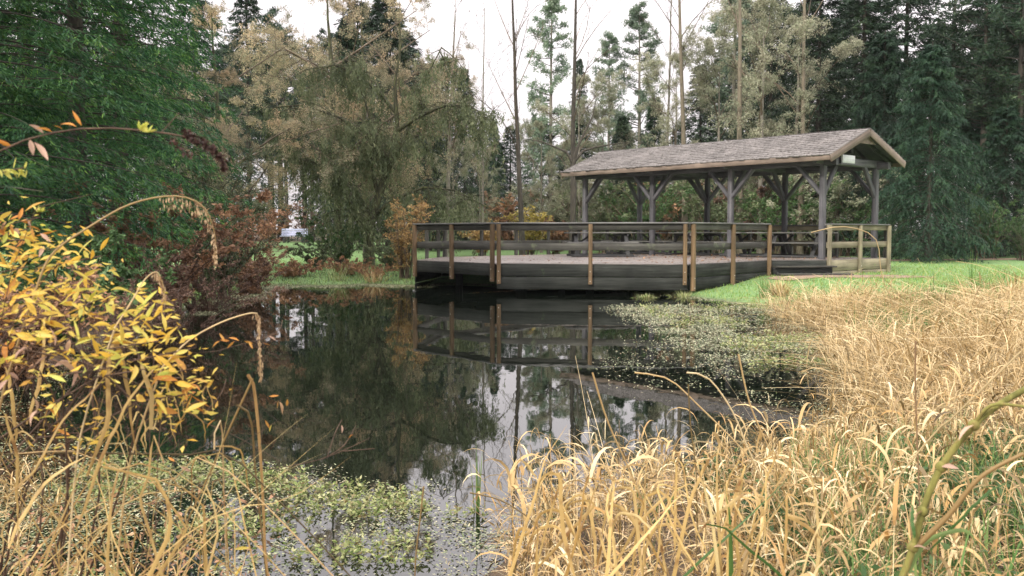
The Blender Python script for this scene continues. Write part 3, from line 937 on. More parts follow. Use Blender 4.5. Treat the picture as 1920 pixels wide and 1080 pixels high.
def place(proto, px, D, h, proto_h, label, group=None, wide=1.0, used=set(), y_off=0):
    o = proto if id(proto) not in used else copy_tree(proto)
    used.add(id(proto))
    x = at(px, D); s = h / proto_h
    o.location = (x, D, H(x, D) - .05)
    o.scale = (s * wide, s * wide, s)
    o.rotation_euler = (0, 0, R.uniform(0, 6.28))
    o['label'] = label
    if group: o['group'] = group
    return o


FG = 'background conifers'
# near spruces on the left
tg, cg = spruce(15.5, 2.65, .8, 430, 32, 16, .088, droop=.26, shape=.5, splay=.42, fine=.02, wr=(.13, .26))
spA = tree_obj('spruce_tree', (0, 0, 0), tg, cg, M['bark_grey'], [M['spruce'], M['bark_dark']], '', 'tree')
for c_ in spA.children:
    if c_.name.startswith('trunk'): c_.data.materials[0] = M['bark_dark']; c_.data.transform(Matrix.Identity(4))
place(spA, 150, 16.5, 15.5, 15.5, 'tall green spruce with drooping boughs behind the yellow shrub', 'left bank spruces')
place(spA, -40, 13.5, 14, 15.5, 'spruce cut by the left edge of the view, brightest green boughs', 'left bank spruces', 1.0)
place(spA, 232, 22, 17, 15.5, 'spruce on the left bank whose boughs meet the brown tree', 'left bank spruces', .95)
place(spA, 60, 24, 18, 15.5, 'spruce half hidden behind the front left bank spruces', 'left bank spruces', 1.25)

# general conifers (three kinds, copied)
tg, cg = spruce(14, 2.6, 2.0, 250, 15, 9, .16, droop=.30, shape=.75)
cA = tree_obj('conifer_tree', (0, 0, 0), tg, cg, M['bark_dark'], [M['conifer'], M['bark_dark']], '', 'tree')
tg, cg = spruce(12, 2.9, .4, 250, 15, 9, .17, droop=.38, shape=.85)
cB = tree_obj('conifer_tree', (0, 0, 0), tg, cg, M['bark_dark'], [M['conifer'], M['bark_dark']], '', 'tree')
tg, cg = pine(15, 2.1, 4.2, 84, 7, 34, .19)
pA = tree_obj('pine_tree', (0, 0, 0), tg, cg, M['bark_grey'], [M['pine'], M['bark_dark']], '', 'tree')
tg, cg = pine(15, 2.6, 6.2, 70, 7, 32, .20)
pB = tree_obj('pine_tree', (0, 0, 0), tg, cg, M['bark_dark'], [M['conifer'], M['bark_dark']], '', 'tree')

# px, distance, top py, kind, wide, label
CON = [
 (372, 44, -60, cA, 1.1, 'dark conifer just right of the left bank spruces'),
 (470, 50, -40, cA, 1.0, 'dark conifer behind the top of the brown larch'),
 (655, 47, 40, cB, 1.15, 'dense conifer behind the weeping mossy tree, upper left of it'),
 (735, 52, 20, cA, 1.2, 'tall conifer behind the right side of the mossy tree crown'),
 (805, 46, 150, cB, 1.1, 'green conifer left of the pointed one beside the sky gap'),
 (872, 48, 128, cB, .85, 'pointed conifer rising at the left of the sky gap'),
 (925, 52, 225, cB, .9, 'shorter conifer at the foot of the sky gap, left of the birch'),
 (538, 66, 60, pB, .9, 'pine with bare lower trunk just above the park bench'),
 (586, 67, 80, pB, .8, 'pine with bare lower trunk right of the park bench'),
 (618, 64, 60, pB, .8, 'pine with thin bare trunk between the bench and mossy tree'),
 (508, 66, 20, pB, .9, 'pine with bare lower trunk left of the park bench'),
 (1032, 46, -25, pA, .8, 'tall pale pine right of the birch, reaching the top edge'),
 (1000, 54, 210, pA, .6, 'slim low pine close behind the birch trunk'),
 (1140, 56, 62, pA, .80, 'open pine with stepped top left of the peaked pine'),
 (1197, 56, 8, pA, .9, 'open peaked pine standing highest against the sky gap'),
 (1085, 62, 110, cA, .6, 'small pointed conifer behind the bare forked tree'),
 (1165, 46, 215, cB, 1.0, 'dark conifer over the left part of the pavilion ridge'),
 (1225, 48, 180, cB, 1.0, 'dark conifer over the middle of the pavilion ridge'),
 (1310, 50, 120, cA, 1.2, 'bushy conifer above the middle of the pavilion roof'),
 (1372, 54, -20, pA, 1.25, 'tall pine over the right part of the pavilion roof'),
 (1440, 52, -60, cA, 1.1, 'tall conifer between the two pale bare trunks'),
 (1530, 46, -80, cA, 1.15, 'tall dark conifer just above the pavilion gable peak'),
 (1610, 48, -100, cA, 1.35, 'tall dark conifer behind the gable, left of the broad cedar'),
 (1690, 50, -120, cA, 1.3, 'tall dark conifer rising behind the broad cedar'),
 (1775, 47, -80, pB, 1.2, 'pine with dark trunk just right of the broad cedar top'),
 (1838, 44, -90, pB, 1.1, 'pine with dark trunk second from the right edge'),
 (1905, 43, -120, pB, 1.15, 'pine with dark trunk at the right edge'),
 (1870, 52, -60, pB, 1.2, 'pine behind the two right edge pines'),
 (1955, 50, -60, pB, 1.2, 'pine partly outside the right edge'),
]
for px, D, py, pr, wd, lab in CON:
    h = top_z(py, D) - H(at(px, D), D)
    ph = {id(cA): 14, id(cB): 12, id(pA): 15, id(pB): 15}[id(pr)]
    place(pr, px, D, h, ph, lab, FG if pr in (cA, cB) else 'background pines', wd)
# rank of conifers and pines beyond, indistinguishable from one another
for k in range(52):
    px = -150 + k * 43 + R.uniform(-18, 18); D = R.uniform(60, 84)
    gap = 845 < px < 1330
    py = R.uniform(190, 290) if gap else R.uniform(-20, 140)
    if 480 < px < 660: pr, D = pB, R.uniform(68, 80)
    else: pr = R.choice([cA, cA, pB] if not gap else [cA, cB])
    h = top_z(py, D) - H(at(px, D), D)
    where = ('left of the park bench', 'behind the park bench', 'behind the mossy tree', 'low under the sky gap', 'behind the pavilion roof', 'behind the cedars at the right')[
        0 if px < 480 else 1 if px < 660 else 2 if px < 845 else 3 if px < 1330 else 4 if px < 1560 else 5]
    place(pr, px, D, h, {id(cA): 14, id(cB): 12, id(pB): 15}[id(pr)], 'tree in the farthest rank of the wood, ' + where, 'farthest trees ' + where, R.uniform(1.2, 1.7))

# broad cedar at the right
tg, cg = spruce(10.5, 3.6, .25, 260, 26, 13, .14, droop=.50, shape=.72, splay=.36, fine=.03, wr=(.12, .24))
ced = tree_obj('cedar_tree', (0, 0, 0), tg, cg, M['bark_dark'], [M['cedar'], M['bark_dark']], '', 'tree')
place(ced, 1740, 37, 8.4, 10.5, 'broad dark green cedar with layered drooping boughs right of the pavilion', 'cedars', 1.02)
place(ced, 1880, 41, 6.5, 10.5, 'low dark cedar at the right edge of the lawn', 'cedars', 1.35)
place(ced, 1650, 42, 9.8, 10.5, 'dark cedar directly behind the pavilion gable end', 'cedars', 1.0)
place(ced, 1815, 45, 7.0, 10.5, 'dark cedar between the broad one and the low one', 'cedars', 1.2)

# brown, twiggy larch-like trees
def brown_tree(h, r, lean, nleaf, levels=4, leaf=.09, droopv=.12, spread=.9, first=.2, ratio=.55, upb=.25, nchild=(11, 6, 6, 4), hang=.5):
    tg, g, tips = branching(h, r, lean, levels, nchild, spread, first, droopv, ratio, upb, maxseg=3400)
    n = nleaf
    i = rng.integers(0, len(tips), n); t = U(0, 1, n)[:, None]
    K = tips.shape[1]; ix = (t[:, 0] * (K - 1)); i0 = np.minimum(ix.astype(int), K - 2); f = (ix - i0)[:, None]
    C = tips[i, i0] * (1 - f) + tips[i, i0 + 1] * f + U(-.09, .09, (n, 3))
    D = unit(rand_dirs(n) + np.array([0, 0, -hang])); lf = leaf * U(.5, 1.5, n)
    g.leaves(C, D, side_of(D), lf, lf * U(.18, .45, n), 1)
    return tg, g, tips


tg, cg, _ = brown_tree(9.5, .15, (.6, 0), 52000, leaf=.058, spread=1.0, first=.18, upb=.18)
br = tree_obj('larch_tree', (0, 0, 0), tg, cg, M['bark_moss'], [M['twig'], M['larch']], '', 'tree')
for px, D, py, wd, lab in (
    (425, 31, 35, 1.0, 'orange brown larch right beside the left spruces'),
    (640, 36, -20, 1.0, 'golden brown tree above and behind the park bench'),
    (748, 37, 0, .80, 'tall pale brown tree at the left of the sky gap'),
    (690, 40, 10, .95, 'brown tree behind the weeping mossy tree'),
    (395, 27, 150, .8, 'lower brown tree against the left bank spruces')):
    h = top_z(py, D) - H(at(px, D), D)
    place(br, px, D, h, 9.5, lab, 'brown autumn trees', wd)

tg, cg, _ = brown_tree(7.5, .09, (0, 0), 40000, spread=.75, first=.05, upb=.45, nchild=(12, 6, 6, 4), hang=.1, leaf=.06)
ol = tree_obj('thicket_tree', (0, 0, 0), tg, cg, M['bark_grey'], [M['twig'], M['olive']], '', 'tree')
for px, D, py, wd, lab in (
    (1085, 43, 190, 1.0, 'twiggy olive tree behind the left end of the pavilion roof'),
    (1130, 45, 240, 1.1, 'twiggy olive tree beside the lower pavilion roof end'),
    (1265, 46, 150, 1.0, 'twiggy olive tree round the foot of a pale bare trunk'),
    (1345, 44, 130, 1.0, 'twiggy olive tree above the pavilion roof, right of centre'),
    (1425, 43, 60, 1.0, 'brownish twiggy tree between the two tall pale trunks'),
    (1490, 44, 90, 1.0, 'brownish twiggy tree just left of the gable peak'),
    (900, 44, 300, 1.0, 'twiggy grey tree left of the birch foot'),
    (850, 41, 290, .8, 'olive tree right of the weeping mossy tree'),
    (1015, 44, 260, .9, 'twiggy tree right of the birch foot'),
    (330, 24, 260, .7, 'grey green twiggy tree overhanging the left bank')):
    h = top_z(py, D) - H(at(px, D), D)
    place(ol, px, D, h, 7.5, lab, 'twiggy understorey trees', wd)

# weeping mossy tree: built for its forked trunk and curtains of moss
wx, wy = at(692, 32.5), 32.5
root = empty('mossy_tree', (wx, wy, H(wx, wy) - .05), 0, 'dark forked tree hung with curtains of moss left of the deck', 'tree')
P = np.array([(0, 0, 0), (.0, 0, .9), (.12, .05, 1.8), (.45, .1, 2.8), (.75, .1, 3.7), (.95, .2, 4.8), (.9, .1, 6.2), (1.15, 0, 7.6)])
g = Geo(); g.tubes(P[None], np.array([[.22, .16, .15, .13, .11, .085, .055, .02]]), 9); g.obj('trunk', M['bark_moss'], root, smooth=True)
limbs = [
    [(.3, .1, 2.4), (.1, 0, 3.6), (.15, 0, 4.8), (-.3, .1, 6.2), (-.6, 0, 7.2)],
    [(.5, .1, 3.0), (1.0, .1, 3.9), (1.5, .2, 5.1), (1.9, .1, 6.3), (2.5, 0, 7.4)],
    [(.1, .05, 1.9), (-.5, -.2, 2.6), (-1.1, -.3, 3.2), (-1.9, -.4, 3.6), (-2.8, -.5, 3.7)],
    [(.2, .05, 1.8), (.9, -.3, 2.3), (1.9, -.5, 2.7), (2.9, -.6, 2.6), (4.1, -.7, 2.0)],
    [(.7, .1, 3.6), (.2, -.4, 4.4), (-.9, -.6, 5.0), (-2.0, -.6, 5.4), (-3.0, -.7, 5.3)],
    [(.9, .2, 4.6), (1.8, -.2, 5.1), (2.6, -.4, 5.4), (3.4, -.4, 5.4), (4.1, -.5, 5.0)],
    [(0, 0, 1.2), (-.4, -.4, 1.7), (-.6, -.6, 2.4), (-.9, -.8, 3.3), (-1.4, -.9, 4.2)],
    [(.95, .2, 5.2), (.3, .5, 6.0), (-.5, .6, 6.6), (-1.2, .6, 6.9), (-2.0, .7, 6.8)]]
Lb = np.array(limbs); g = Geo()
g.tubes(Lb, np.linspace(.075, .018, 5)[None].repeat(len(Lb), 0), 6)
subs = []
for q in Lb:
    for _ in range(16):
        i = R.randrange(1, 4); f = R.random(); c = q[i] * (1 - f) + q[i + 1 if i < 4 else 4] * f
        d = np.array([R.gauss(0, 1), R.gauss(0, 1), R.gauss(.15, .5)]); d /= np.linalg.norm(d); ln = R.uniform(.5, 1.5)
        s = np.linspace(0, 1, 5)[:, None]
        subs.append(c + d * ln * s + np.array([0, 0, -.35 * ln]) * s ** 2)
subs = np.array(subs); g.tubes(subs, np.linspace(.02, .005, 5)[None].repeat(len(subs), 0), 4)
tw = []
allp = np.concatenate([Lb, subs])
for _ in range(1500):
    q = allp[R.randrange(len(allp))]; i = R.randrange(0, 4); f = R.random(); c = q[i] * (1 - f) + q[i + 1] * f
    d = np.array([R.gauss(0, .8), R.gauss(0, .8), R.gauss(-.1, .5)]); d /= np.linalg.norm(d); ln = R.uniform(.25, .8)
    s = np.linspace(0, 1, 4)[:, None]; tw.append(c + d * ln * s + np.array([0, 0, -.45 * ln]) * s ** 2)
tw = np.array(tw); g.tubes(tw, np.linspace(.006, .002, 4)[None].repeat(len(tw), 0), 3)
g.obj('branches', M['bark_moss'], root)
g = Geo()
n = 3000
i = rng.integers(0, len(tw), n); C0 = tw[i, rng.integers(0, 4, n)]
Lh = U(.25, 1.35, n) * np.where(U(0, 1, n) < .25, 1.3, .7); K = 5; s = np.linspace(0, 1, K)
Ph = C0[:, None] + np.stack([U(-.1, .1, n)[:, None] * s, U(-.1, .1, n)[:, None] * s, -Lh[:, None] * s], -1)
q = U(0, 1, (n, 18)); Cn = C0[:, None] + np.stack([U(-.05, .05, (n, 18)), U(-.05, .05, (n, 18)), -Lh[:, None] * q], -1)
Dn = unit(rand_dirs(n * 18) * .6 + np.array([0, 0, -1.0])); Cn = Cn.reshape(-1, 3)
lf = U(.05, .14, len(Cn)); g.leaves(Cn, Dn, side_of(Dn), lf, lf * U(.2, .42, len(Cn)), 0)
g.obj('hanging_moss', M['moss'], root)

# bare trees against the sky
def bare(name, px, D, py, r, lean, label, mat, first=.35, nchild=(15, 6, 5), spread=.7, upb=.5, ratio=.32, twigm='twig'):
    h = top_z(py, D); x = at(px, D)
    tg, g, tips = branching(h, r, lean, 3, nchild, spread, first, 0.0, ratio, upb, wob=.05, brk=.30)
    return tree_obj(name, (x, D, H(x, D) - .05), tg, g, M[mat], [M[twigm]], label, 'tree')


bare('birch_tree', 980, 38, -110, .10, (-.5, 0), 'slender bare birch with dark trunk standing in the sky gap', 'bark_dark', .3, (16, 6, 5), .6, .55)
bare('bare_tree', 1073, 41, -120, .12, (.1, 0), 'bare tree with dark trunk left of the pavilion roof end', 'bark_dark', .38, (13, 6, 4))
bare('bare_tree', 1285, 44, -150, .13, (-.6, 0), 'tall bare tree rising over the middle of the pavilion ridge', 'bark_tan', .5, (14, 6, 4))
bare('bare_tree', 1387, 42, -160, .14, (-.1, 0), 'straight pale bare trunk, left one of the pair above the roof', 'bark_tan', .6, (12, 5, 4))
bare('bare_tree', 1500, 42, -170, .12, (0, 0), 'straight pale bare trunk, right one of the pair above the roof', 'bark_tan', .6, (12, 5, 4))
bare('bare_tree', 835, 39, 20, .09, (.5, 0), 'thin bare tree at the left rim of the sky gap', 'bark_grey', .3, (16, 6, 5))
bare('bare_tree', 905, 42, 40, .05, (.1, 0), 'thin bare sapling inside the sky gap, left of the birch', 'bark_grey', .3, (12, 6, 5), twigm='twig')
bare('bare_tree', 1245, 47, -90, .07, (.3, 0), 'thin bare tree left of the tall one over the pavilion ridge', 'bark_grey', .35, (13, 6, 5))
# curved low forked tree just left of the pavilion
x = at(1075, 39); root = empty('bent_tree', (x, 39, H(x, 39)), 0, 'low dark forked tree just left of the pavilion roof', 'tree')
g = Geo()
g.tubes(np.array([[(0, 0, 0), (-.03, 0, 1.5), (.03, 0, 2.8), (.0, 0, 3.9), (.15, 0, 4.5)]]), np.array([[.13, .11, .10, .09, .07]]), 8)
g.obj('trunk', M['bark_dark'], root, smooth=True)
g = Geo()
g.tubes(np.array([[(0, 0, 3.8), (.2, 0, 4.6), (.5, 0, 5.2), (.75, .1, 5.7), (.9, .1, 6.4)],
                  [(0, 0, 3.8), (-.3, 0, 4.3), (-.8, -.1, 4.5), (-1.3, -.1, 4.7), (-1.9, -.1, 4.8)],
                  [(.02, 0, 3.9), (.4, 0, 4.35), (.9, .1, 4.5), (1.5, .1, 4.6), (2.2, .1, 4.7)]]), np.linspace(.07, .012, 5)[None].repeat(3, 0), 6)
g.obj('limb', M['bark_dark'], root)


# ------------------------------------------------------------------ shrubs
def shrub_geo(h, rad, nstem, nleaf, leaf, wd=.5, arch=.4, low=0.0, flat=.6):
    g = Geo()
    K = 6; s = np.linspace(0, 1, K)
    az = U(0, 6.28, nstem); Lr = rad * U(.25, 1.0, nstem); hh = h * U(.55, 1.08, nstem)
    P = np.stack([np.cos(az)[:, None] * Lr[:, None] * s ** 1.3, np.sin(az)[:, None] * Lr[:, None] * s ** 1.3,
                  hh[:, None] * (s * (1 + arch) - arch * s ** 2.2)], -1)
    P[..., :2] += U(-.15, .15, (nstem, 1, 2)) * rad
    P += np.cumsum(U(-.02, .02, P.shape), 1) * h * .5
    g.tubes(P, .012 * h ** .5 * (1.05 - s)[None].repeat(nstem, 0) + .002, 3, 0)
    # side twigs
    nt2 = nstem * 9
    i = rng.integers(0, nstem, nt2); j = rng.integers(1, K, nt2); c = P[i, j]
    d = unit(rand_dirs(nt2, -.2, 1) + (P[i, np.minimum(j, K - 1)] - P[i, j - 1]) * 2)
    tl = U(.1, .35, nt2) * h * .7; s4 = np.linspace(0, 1, 4)
    T = c[:, None] + d[:, None] * (tl[:, None] * s4)[..., None]; T[..., 2] -= (tl[:, None] * s4 ** 2) * .25
    g.tubes(T, np.full((nt2, 4), .0028 * h ** .4), 3, 0)
    q = U(0, 1, nleaf); ti = rng.integers(0, nt2, nleaf); ix = q * 3; i0 = np.minimum(ix.astype(int), 2); f = (ix - i0)[:, None]
    C = T[ti, i0] * (1 - f) + T[ti, i0 + 1] * f + U(-.06, .06, (nleaf, 3)) * h * .3
    C[:, 2] = np.maximum(C[:, 2], low)
    D = rand_dirs(nleaf, -.8, .7); lf = leaf * U(.5, 1.4, nleaf)
    g.leaves(C, D, side_of(D), lf, lf * wd * U(.6, 1.2, nleaf), 1, cup=.05)
    return g


SH = {}


def shrub(kind, px, D, h, rad, label, cat='shrub', group=None, n=9000, leaf=.05, wd=.5, x=None, lift=0.0, nst=26, arch=.4):
    key = (kind, round(h / rad, 0), leaf)
    if key not in SH:
        gg = shrub_geo(2.0, 2.0 * rad / h, nst, n, leaf * 2.0 / h, wd, arch)
        SH[key] = gg.mesh('shrub_foliage', [M['twig_red'] if kind in ('maroon', 'rust') else M['twig'], M[kind]])
    x = at(px, D) if x is None else x
    o = link('shrub', SH[key]); o.location = (x, D, H(x, D) - .05 + lift); s = h / 2.0
    o.scale = (s, s, s); o.rotation_euler = (0, 0, R.uniform(0, 6.28))
    return tag(o, label, cat, group)


# left bank thicket
shrub('maroon', 318, 15.0, 1.35, 1.6, 'dark maroon twiggy shrub on the left bank behind the yellow leaves', n=14000, leaf=.035, group='left bank shrubs')
shrub('maroon', 380, 18.0, 1.2, 1.0, 'maroon twiggy shrub at the water left of the green one', n=14000, leaf=.035, group='left bank shrubs')
shrub('rust', 300, 16.8, 2.05, 1.8, 'pinkish orange leaved shrub below the left spruce', n=13000, leaf=.07, group='left bank shrubs')
shrub('rust', 462, 25.0, 2.0, 1.3, 'rust orange rounded shrub left of the park bench', n=13000, leaf=.05, group='left bank shrubs')
shrub('rust', 470, 23.0, 1.35, 1.0, 'low rusty shrub sloping to the pond below the orange one', n=13000, leaf=.05, group='left bank shrubs')
shrub('greyb', 415, 21, 2.2, 1.5, 'grey green loose shrub between the maroon and the rust shrubs', n=12000, leaf=.06, group='left bank shrubs')
shrub('greyb', 375, 23.5, 3.2, 2.0, 'tall grey green shrub right of the left spruces', n=12000, leaf=.06, group='left bank shrubs')
shrub('greenb', 100, 11.5, 1.3, 1.6, 'dark green low shrub under the left spruce', n=12000, leaf=.06, group='left bank shrubs')
shrub('maroon', 180, 10.5, 1.0, 1.5, 'dark low thicket right behind the yellow leaves', n=14000, leaf=.035, group='left bank shrubs')
shrub('rust', 30, 9.0, 1.2, 1.2, 'brown shrub at the left edge behind the yellow leaves', n=13000, leaf=.05, group='left bank shrubs')
# beside the deck
shrub('orange', 760, 28.4, 2.15, .85, 'upright orange leaved shrub at the left corner of the deck', n=6500, leaf=.065, wd=.5, nst=22)
shrub('greenb', 640, 33.8, 1.5, 1.6, 'dark green sedgy shrub at the foot of the mossy tree', n=12000, leaf=.06)
shrub('greyb', 592, 31, .8, 1.3, 'low grey green shrub on the bank left of the mossy tree', n=12000, leaf=.05)
shrub('rust', 700, 28.9, .42, 1.1, 'rust coloured low growth on the bank below the mossy tree', n=13000, leaf=.04)
shrub('rust', 545, 28.6, .55, 1.3, 'faded orange low growth on the far bank below the bench', n=13000, leaf=.04)
shrub('rust', 650, 29.2, .55, 1.0, 'brown and green low growth on the bank left of the orange shrub', n=13000, leaf=.04)
shrub('greyb', 735, 30.5, .9, .9, 'grey green low shrub just left of the orange shrub', n=12000, leaf=.05)
shrub('yellowb', 995, 40, 1.9, 1.1, 'yellow leaved shrub behind the deck left of the pavilion', n=3400, leaf=.12)
shrub('orange', 905, 41, 1.4, 1.1, 'low orange shrub seen through the deck railing on the left', n=3400, leaf=.12)
shrub('rust', 1040, 42, 1.4, 1.2, 'brown shrub behind the lone picnic table', n=9000, leaf=.08)
# edge of the wood behind lawn and pavilion
edge = [('rust', 500, 61.5, 2.3, 'rusty bush just left behind the park bench'), ('maroon', 575, 62.5, 2.2, 'dark red bush just right behind the park bench'),
        ('greenb', 450, 55, 3.2, 'green bush far left of the park bench'), ('greyb', 640, 58, 3.0, 'grey green bush right of the bench beyond the mossy tree'),
        ('greenb', 720, 52, 3.0, 'green bush seen behind the mossy trunk'), ('rust', 800, 50, 2.4, 'rusty bush behind the deck corner'),
        ('greyb', 860, 49, 3.0, 'grey green bush over the left deck railing'), ('rust', 940, 48, 2.6, 'rusty bush over the deck railing, below the birch'),
        ('greyb', 1010, 47, 3.0, 'grey green bush left of the pavilion posts'), ('olive', 1110, 47, 3.0, 'olive bush seen through the first pavilion bay'),
        ('greyb', 1170, 46, 3.0, 'grey green bush through the far left bay'), ('rust', 1240, 47, 3.4, 'brown bush through the middle of the pavilion'),
        ('greenb', 1290, 45, 2.7, 'green bush through the middle of the pavilion'), ('maroon', 1400, 45, 3.2, 'dark reddish bush through the right pavilion bay'),
        ('greyb', 1440, 46, 3.4, 'grey green bush right of the reddish one in the pavilion'), ('greenb', 1500, 43, 3.0, 'green bush left of the near pavilion post'),
        ('greenb', 1590, 41, 2.9, 'glossy green rhododendron bush behind the pavilion gable end'), ('greenb', 1660, 40, 2.0, 'low green bush just right of the pavilion'),
        ('greenb', 1850, 39, 2.6, 'leafy green bush on the lawn edge at the far right'), ('greenb', 1925, 37, 1.6, 'small green bush at the right edge of the lawn'),
        ('greenb', 1210, 42, 3.3, 'dark green bush right behind the far left table'), ('greyb', 1330, 41.5, 3.2, 'grey green leafy bush right behind the pavilion middle'), ('greenb', 1450, 41, 2.8, 'green bush directly behind the rear railing by the steps'), ('olive', 1535, 42, 3.6, 'olive bush rising behind the near pavilion post'), ('greyb', 1140, 43, 3.0, 'pale grey bush between the two far pavilion posts'),
        ('greenb', 1345, 47, 3.0, 'green bush behind the second front pavilion post'), ('olive', 1065, 49, 3.2, 'olive bush at the foot of the bare forked tree')]
for kd, px, D, h, lab in edge:
    shrub(kd, px, D, h, h * .95, lab, n=9000, leaf=.10, group='bushes along the edge of the wood')


# ------------------------------------------------------------------ grasses
def blade_paths(C, head, ln, lean, curl, K=6, pw=1.5):
    """paths bending over in the heading direction"""
    n = len(C); s = np.linspace(0, 1, K)
    th = lean[:, None] + curl[:, None] * s[None] ** pw
    ds = (ln / (K - 1))[:, None]
    r = np.concatenate([np.zeros((n, 1)), np.cumsum(np.sin(th[:, :-1]) * ds, 1)], 1)
    z = np.concatenate([np.zeros((n, 1)), np.cumsum(np.cos(th[:, :-1]) * ds, 1)], 1)
    P = np.stack([C[:, :1] + np.cos(head)[:, None] * r, C[:, 1:2] + np.sin(head)[:, None] * r, C[:, 2:] + z], -1)
    return P


def blade_side(head, tw):
    return unit(np.stack([-np.sin(head) * np.cos(tw), np.cos(head) * np.cos(tw), np.sin(tw)], 1))


def grass(g, X, Y, hmin, hmax, w, lean=(0, .5), curl=(0, 1.2), K=6, mi=0, head=None, zoff=0.0):
    n = len(X); hd = U(0, 6.28, n) if head is None else head
    Z = np.maximum(height(X, Y), -.05) + zoff
    P = blade_paths(np.stack([X, Y, Z], 1), hd, U(hmin, hmax, n), U(*lean, n), U(*curl, n), K)
    s = np.linspace(0, 1, K)
    W = (w * np.exp(rng.normal(0, .4, n)))[:, None] * np.clip(1.15 * (1 - s ** 1.6), .06, 1)[None] * np.interp(s, [0, .2, 1], [.6, 1, 1])[None]
    g.ribbons(P, blade_side(hd, U(-.5, .5, n)), W, mi)
    return P, hd


def scatter(n, x0, x1, y0, y1, cond):
    X = U(x0, x1, n); Y = U(y0, y1, n); k = cond(X, Y)
    return X[k], Y[k]


def in_view(X, Y, marg=.06):
    return np.abs(X) < Y * (960 / FOCAL + marg) + .3


def stalks(g, X, Y, hmin, hmax, r, nleaf, leaf_l, leaf_w, lean=(0, .5), curl=(0, .7), zoff=0.0, sagl=(1.4, 3.0), hsp=.8):
    n = len(X); hd = fbm(X + 31, Y, .9) * 26 + rng.normal(0, hsp, n)
    Z = np.maximum(height(X, Y), -.05) + zoff
    K = 6; ln = U(hmin, hmax, n) * (.55 + .9 * fbm(X, Y + 17, .6))
    P = blade_paths(np.stack([X, Y, Z], 1), hd, ln, U(*lean, n), U(*curl, n), K)
    g.ribbons(P, blade_side(hd, U(-1, 1, n)), np.linspace(1, .45, K)[None] * (r * 2 * U(.7, 1.3, n))[:, None], 0)
    for q in range(nleaf):
        t = U(.25, .98, n) * (K - 1); i0 = np.minimum(t.astype(int), K - 2); f = (t - i0)[:, None]; a = np.arange(n)
        C = P[a, i0] * (1 - f) + P[a, i0 + 1] * f
        h2 = hd + rng.normal(0, 1.1, n); L2 = leaf_l * U(.5, 1.35, n)
        K2 = 7; PL = blade_paths(C, h2, L2, U(.1, .9, n), U(*sagl, n), K2, 1.2)
        s = np.linspace(0, 1, K2)
        W = (leaf_w * np.clip(np.exp(rng.normal(-.25, .55, n)), .2, 1.5))[:, None] * np.interp(s, [0, .15, .5, 1], [.45, 1, .85, .05])[None]
        tw = U(-.6, .6, n)[:, None] + U(-1.2, 1.2, n)[:, None] * s[None]
        sd = np.stack([-np.sin(h2)[:, None] * np.cos(tw), np.cos(h2)[:, None] * np.cos(tw), np.sin(tw)], -1)
        g.ribbons(PL, sd, W, 0)
    return P


# foreground bed of dead reed grass, right
g = Geo()
X, Y = scatter(60000, -.3, 6.5, 2.0, 9.0, lambda x, y: (in_view(x, y)) & (pond_sd(x, y) > -.30 - .45 * fbm(x, y, 1.0)) & (U(0, 1, len(x)) < -.45 + 1.9 * fbm(x, y, .8)) & (x > -.15 + .05 * y))
k = U(0, 1, len(X)) < .29 - .24 * sm((X - .30 - .20 * Y) / .6) * sm((6.8 - Y) / 1.5)
X, Y = X[k], Y[k]; print('near stalks', len(X))
stalks(g, X, Y, .12, .42, .0020, 3, .17, .0080, lean=(0, 1.1), curl=(0, 1.2), sagl=(1.2, 3.4))
X, Y = scatter(3000, .0, 5.0, 2.2, 6.4, lambda x, y: in_view(x, y) & (pond_sd(x, y) > -.25) & (fbm(x, y, .9) > .42))
stalks(g, X, Y, .25, .52, .0026, 2, .22, .012, lean=(0, .5), curl=(0, .9), sagl=(1.6, 3.2))
X, Y = X[:0], Y[:0]
tag(g.obj('dry_reed_grass', M['straw']), 'golden dead reed grass with curled leaves filling the near right bank', 'dry grass', kind='stuff')
# matted bed in the middle right
g = Geo()
X, Y = scatter(90000, 1.5, 11, 7.0, 19.5, lambda x, y: in_view(x, y) & (pond_sd(x, y) > -.12 - .35 * fbm(x, y, 1.2)) & (U(0, 1, len(x)) < -.7 + 2.4 * fbm(x, y, .8)) & (y < 16.8 + 1.6 * (fbm(x, y, 2) - .3) - np.clip(x - 5, 0, 5) * .95) & (x > 4.4 - (y < 12) * 3))
k = U(0, 1, len(X)) < .55; X, Y = X[k], Y[k]; print('mid stalks', len(X))
stalks(g, X, Y, .22, .66, .0028, 2, .34, .011, lean=(.4, 1.2), curl=(.2, 1.2), sagl=(.5, 2.2), hsp=.45)
tag(g.obj('matted_grass', M['straw_pale']), 'matted pale dead grass heaped over the right bank of the pond', 'dry grass', kind='stuff')
# broken straw lying every way between the stalks
g = Geo()
for n0, x0, x1, y0, y1, l0, l1, w0 in ((50000, -.1, 6, 2.2, 8, .03, .16, .0035), (30000, 3, 10, 7, 17, .08, .35, .005)):
    X, Y = scatter(n0, x0, x1, y0, y1, lambda x, y: in_view(x, y) & (pond_sd(x, y) > -.2) & (y < 16.8 - np.clip(x - 5, 0, 5) * .95) & (U(0, 1, len(x)) < .15 + .8 * fbm(x, y, .7)))
    n = len(X); a = fbm(X + 5, Y, 1.1) * 20 + rng.normal(0, .9, n); ln = U(l0, l1, n); zc = np.maximum(height(X, Y), 0) + U(.01, .16, n)
    dv = unit(np.stack([np.cos(a), np.sin(a), rng.normal(0, .35, n)], 1)); s3 = np.linspace(-.5, .5, 3)
    P = np.stack([X, Y, zc], 1)[:, None] + dv[:, None] * (ln[:, None] * s3)[..., None]; P[:, 1, 2] += ln * U(-.05, .15, n)
    g.ribbons(P, blade_side(a, U(-1, 1, n)), np.array([.7, 1, .4])[None] * (w0 * np.exp(rng.normal(0, .5, n)))[:, None])
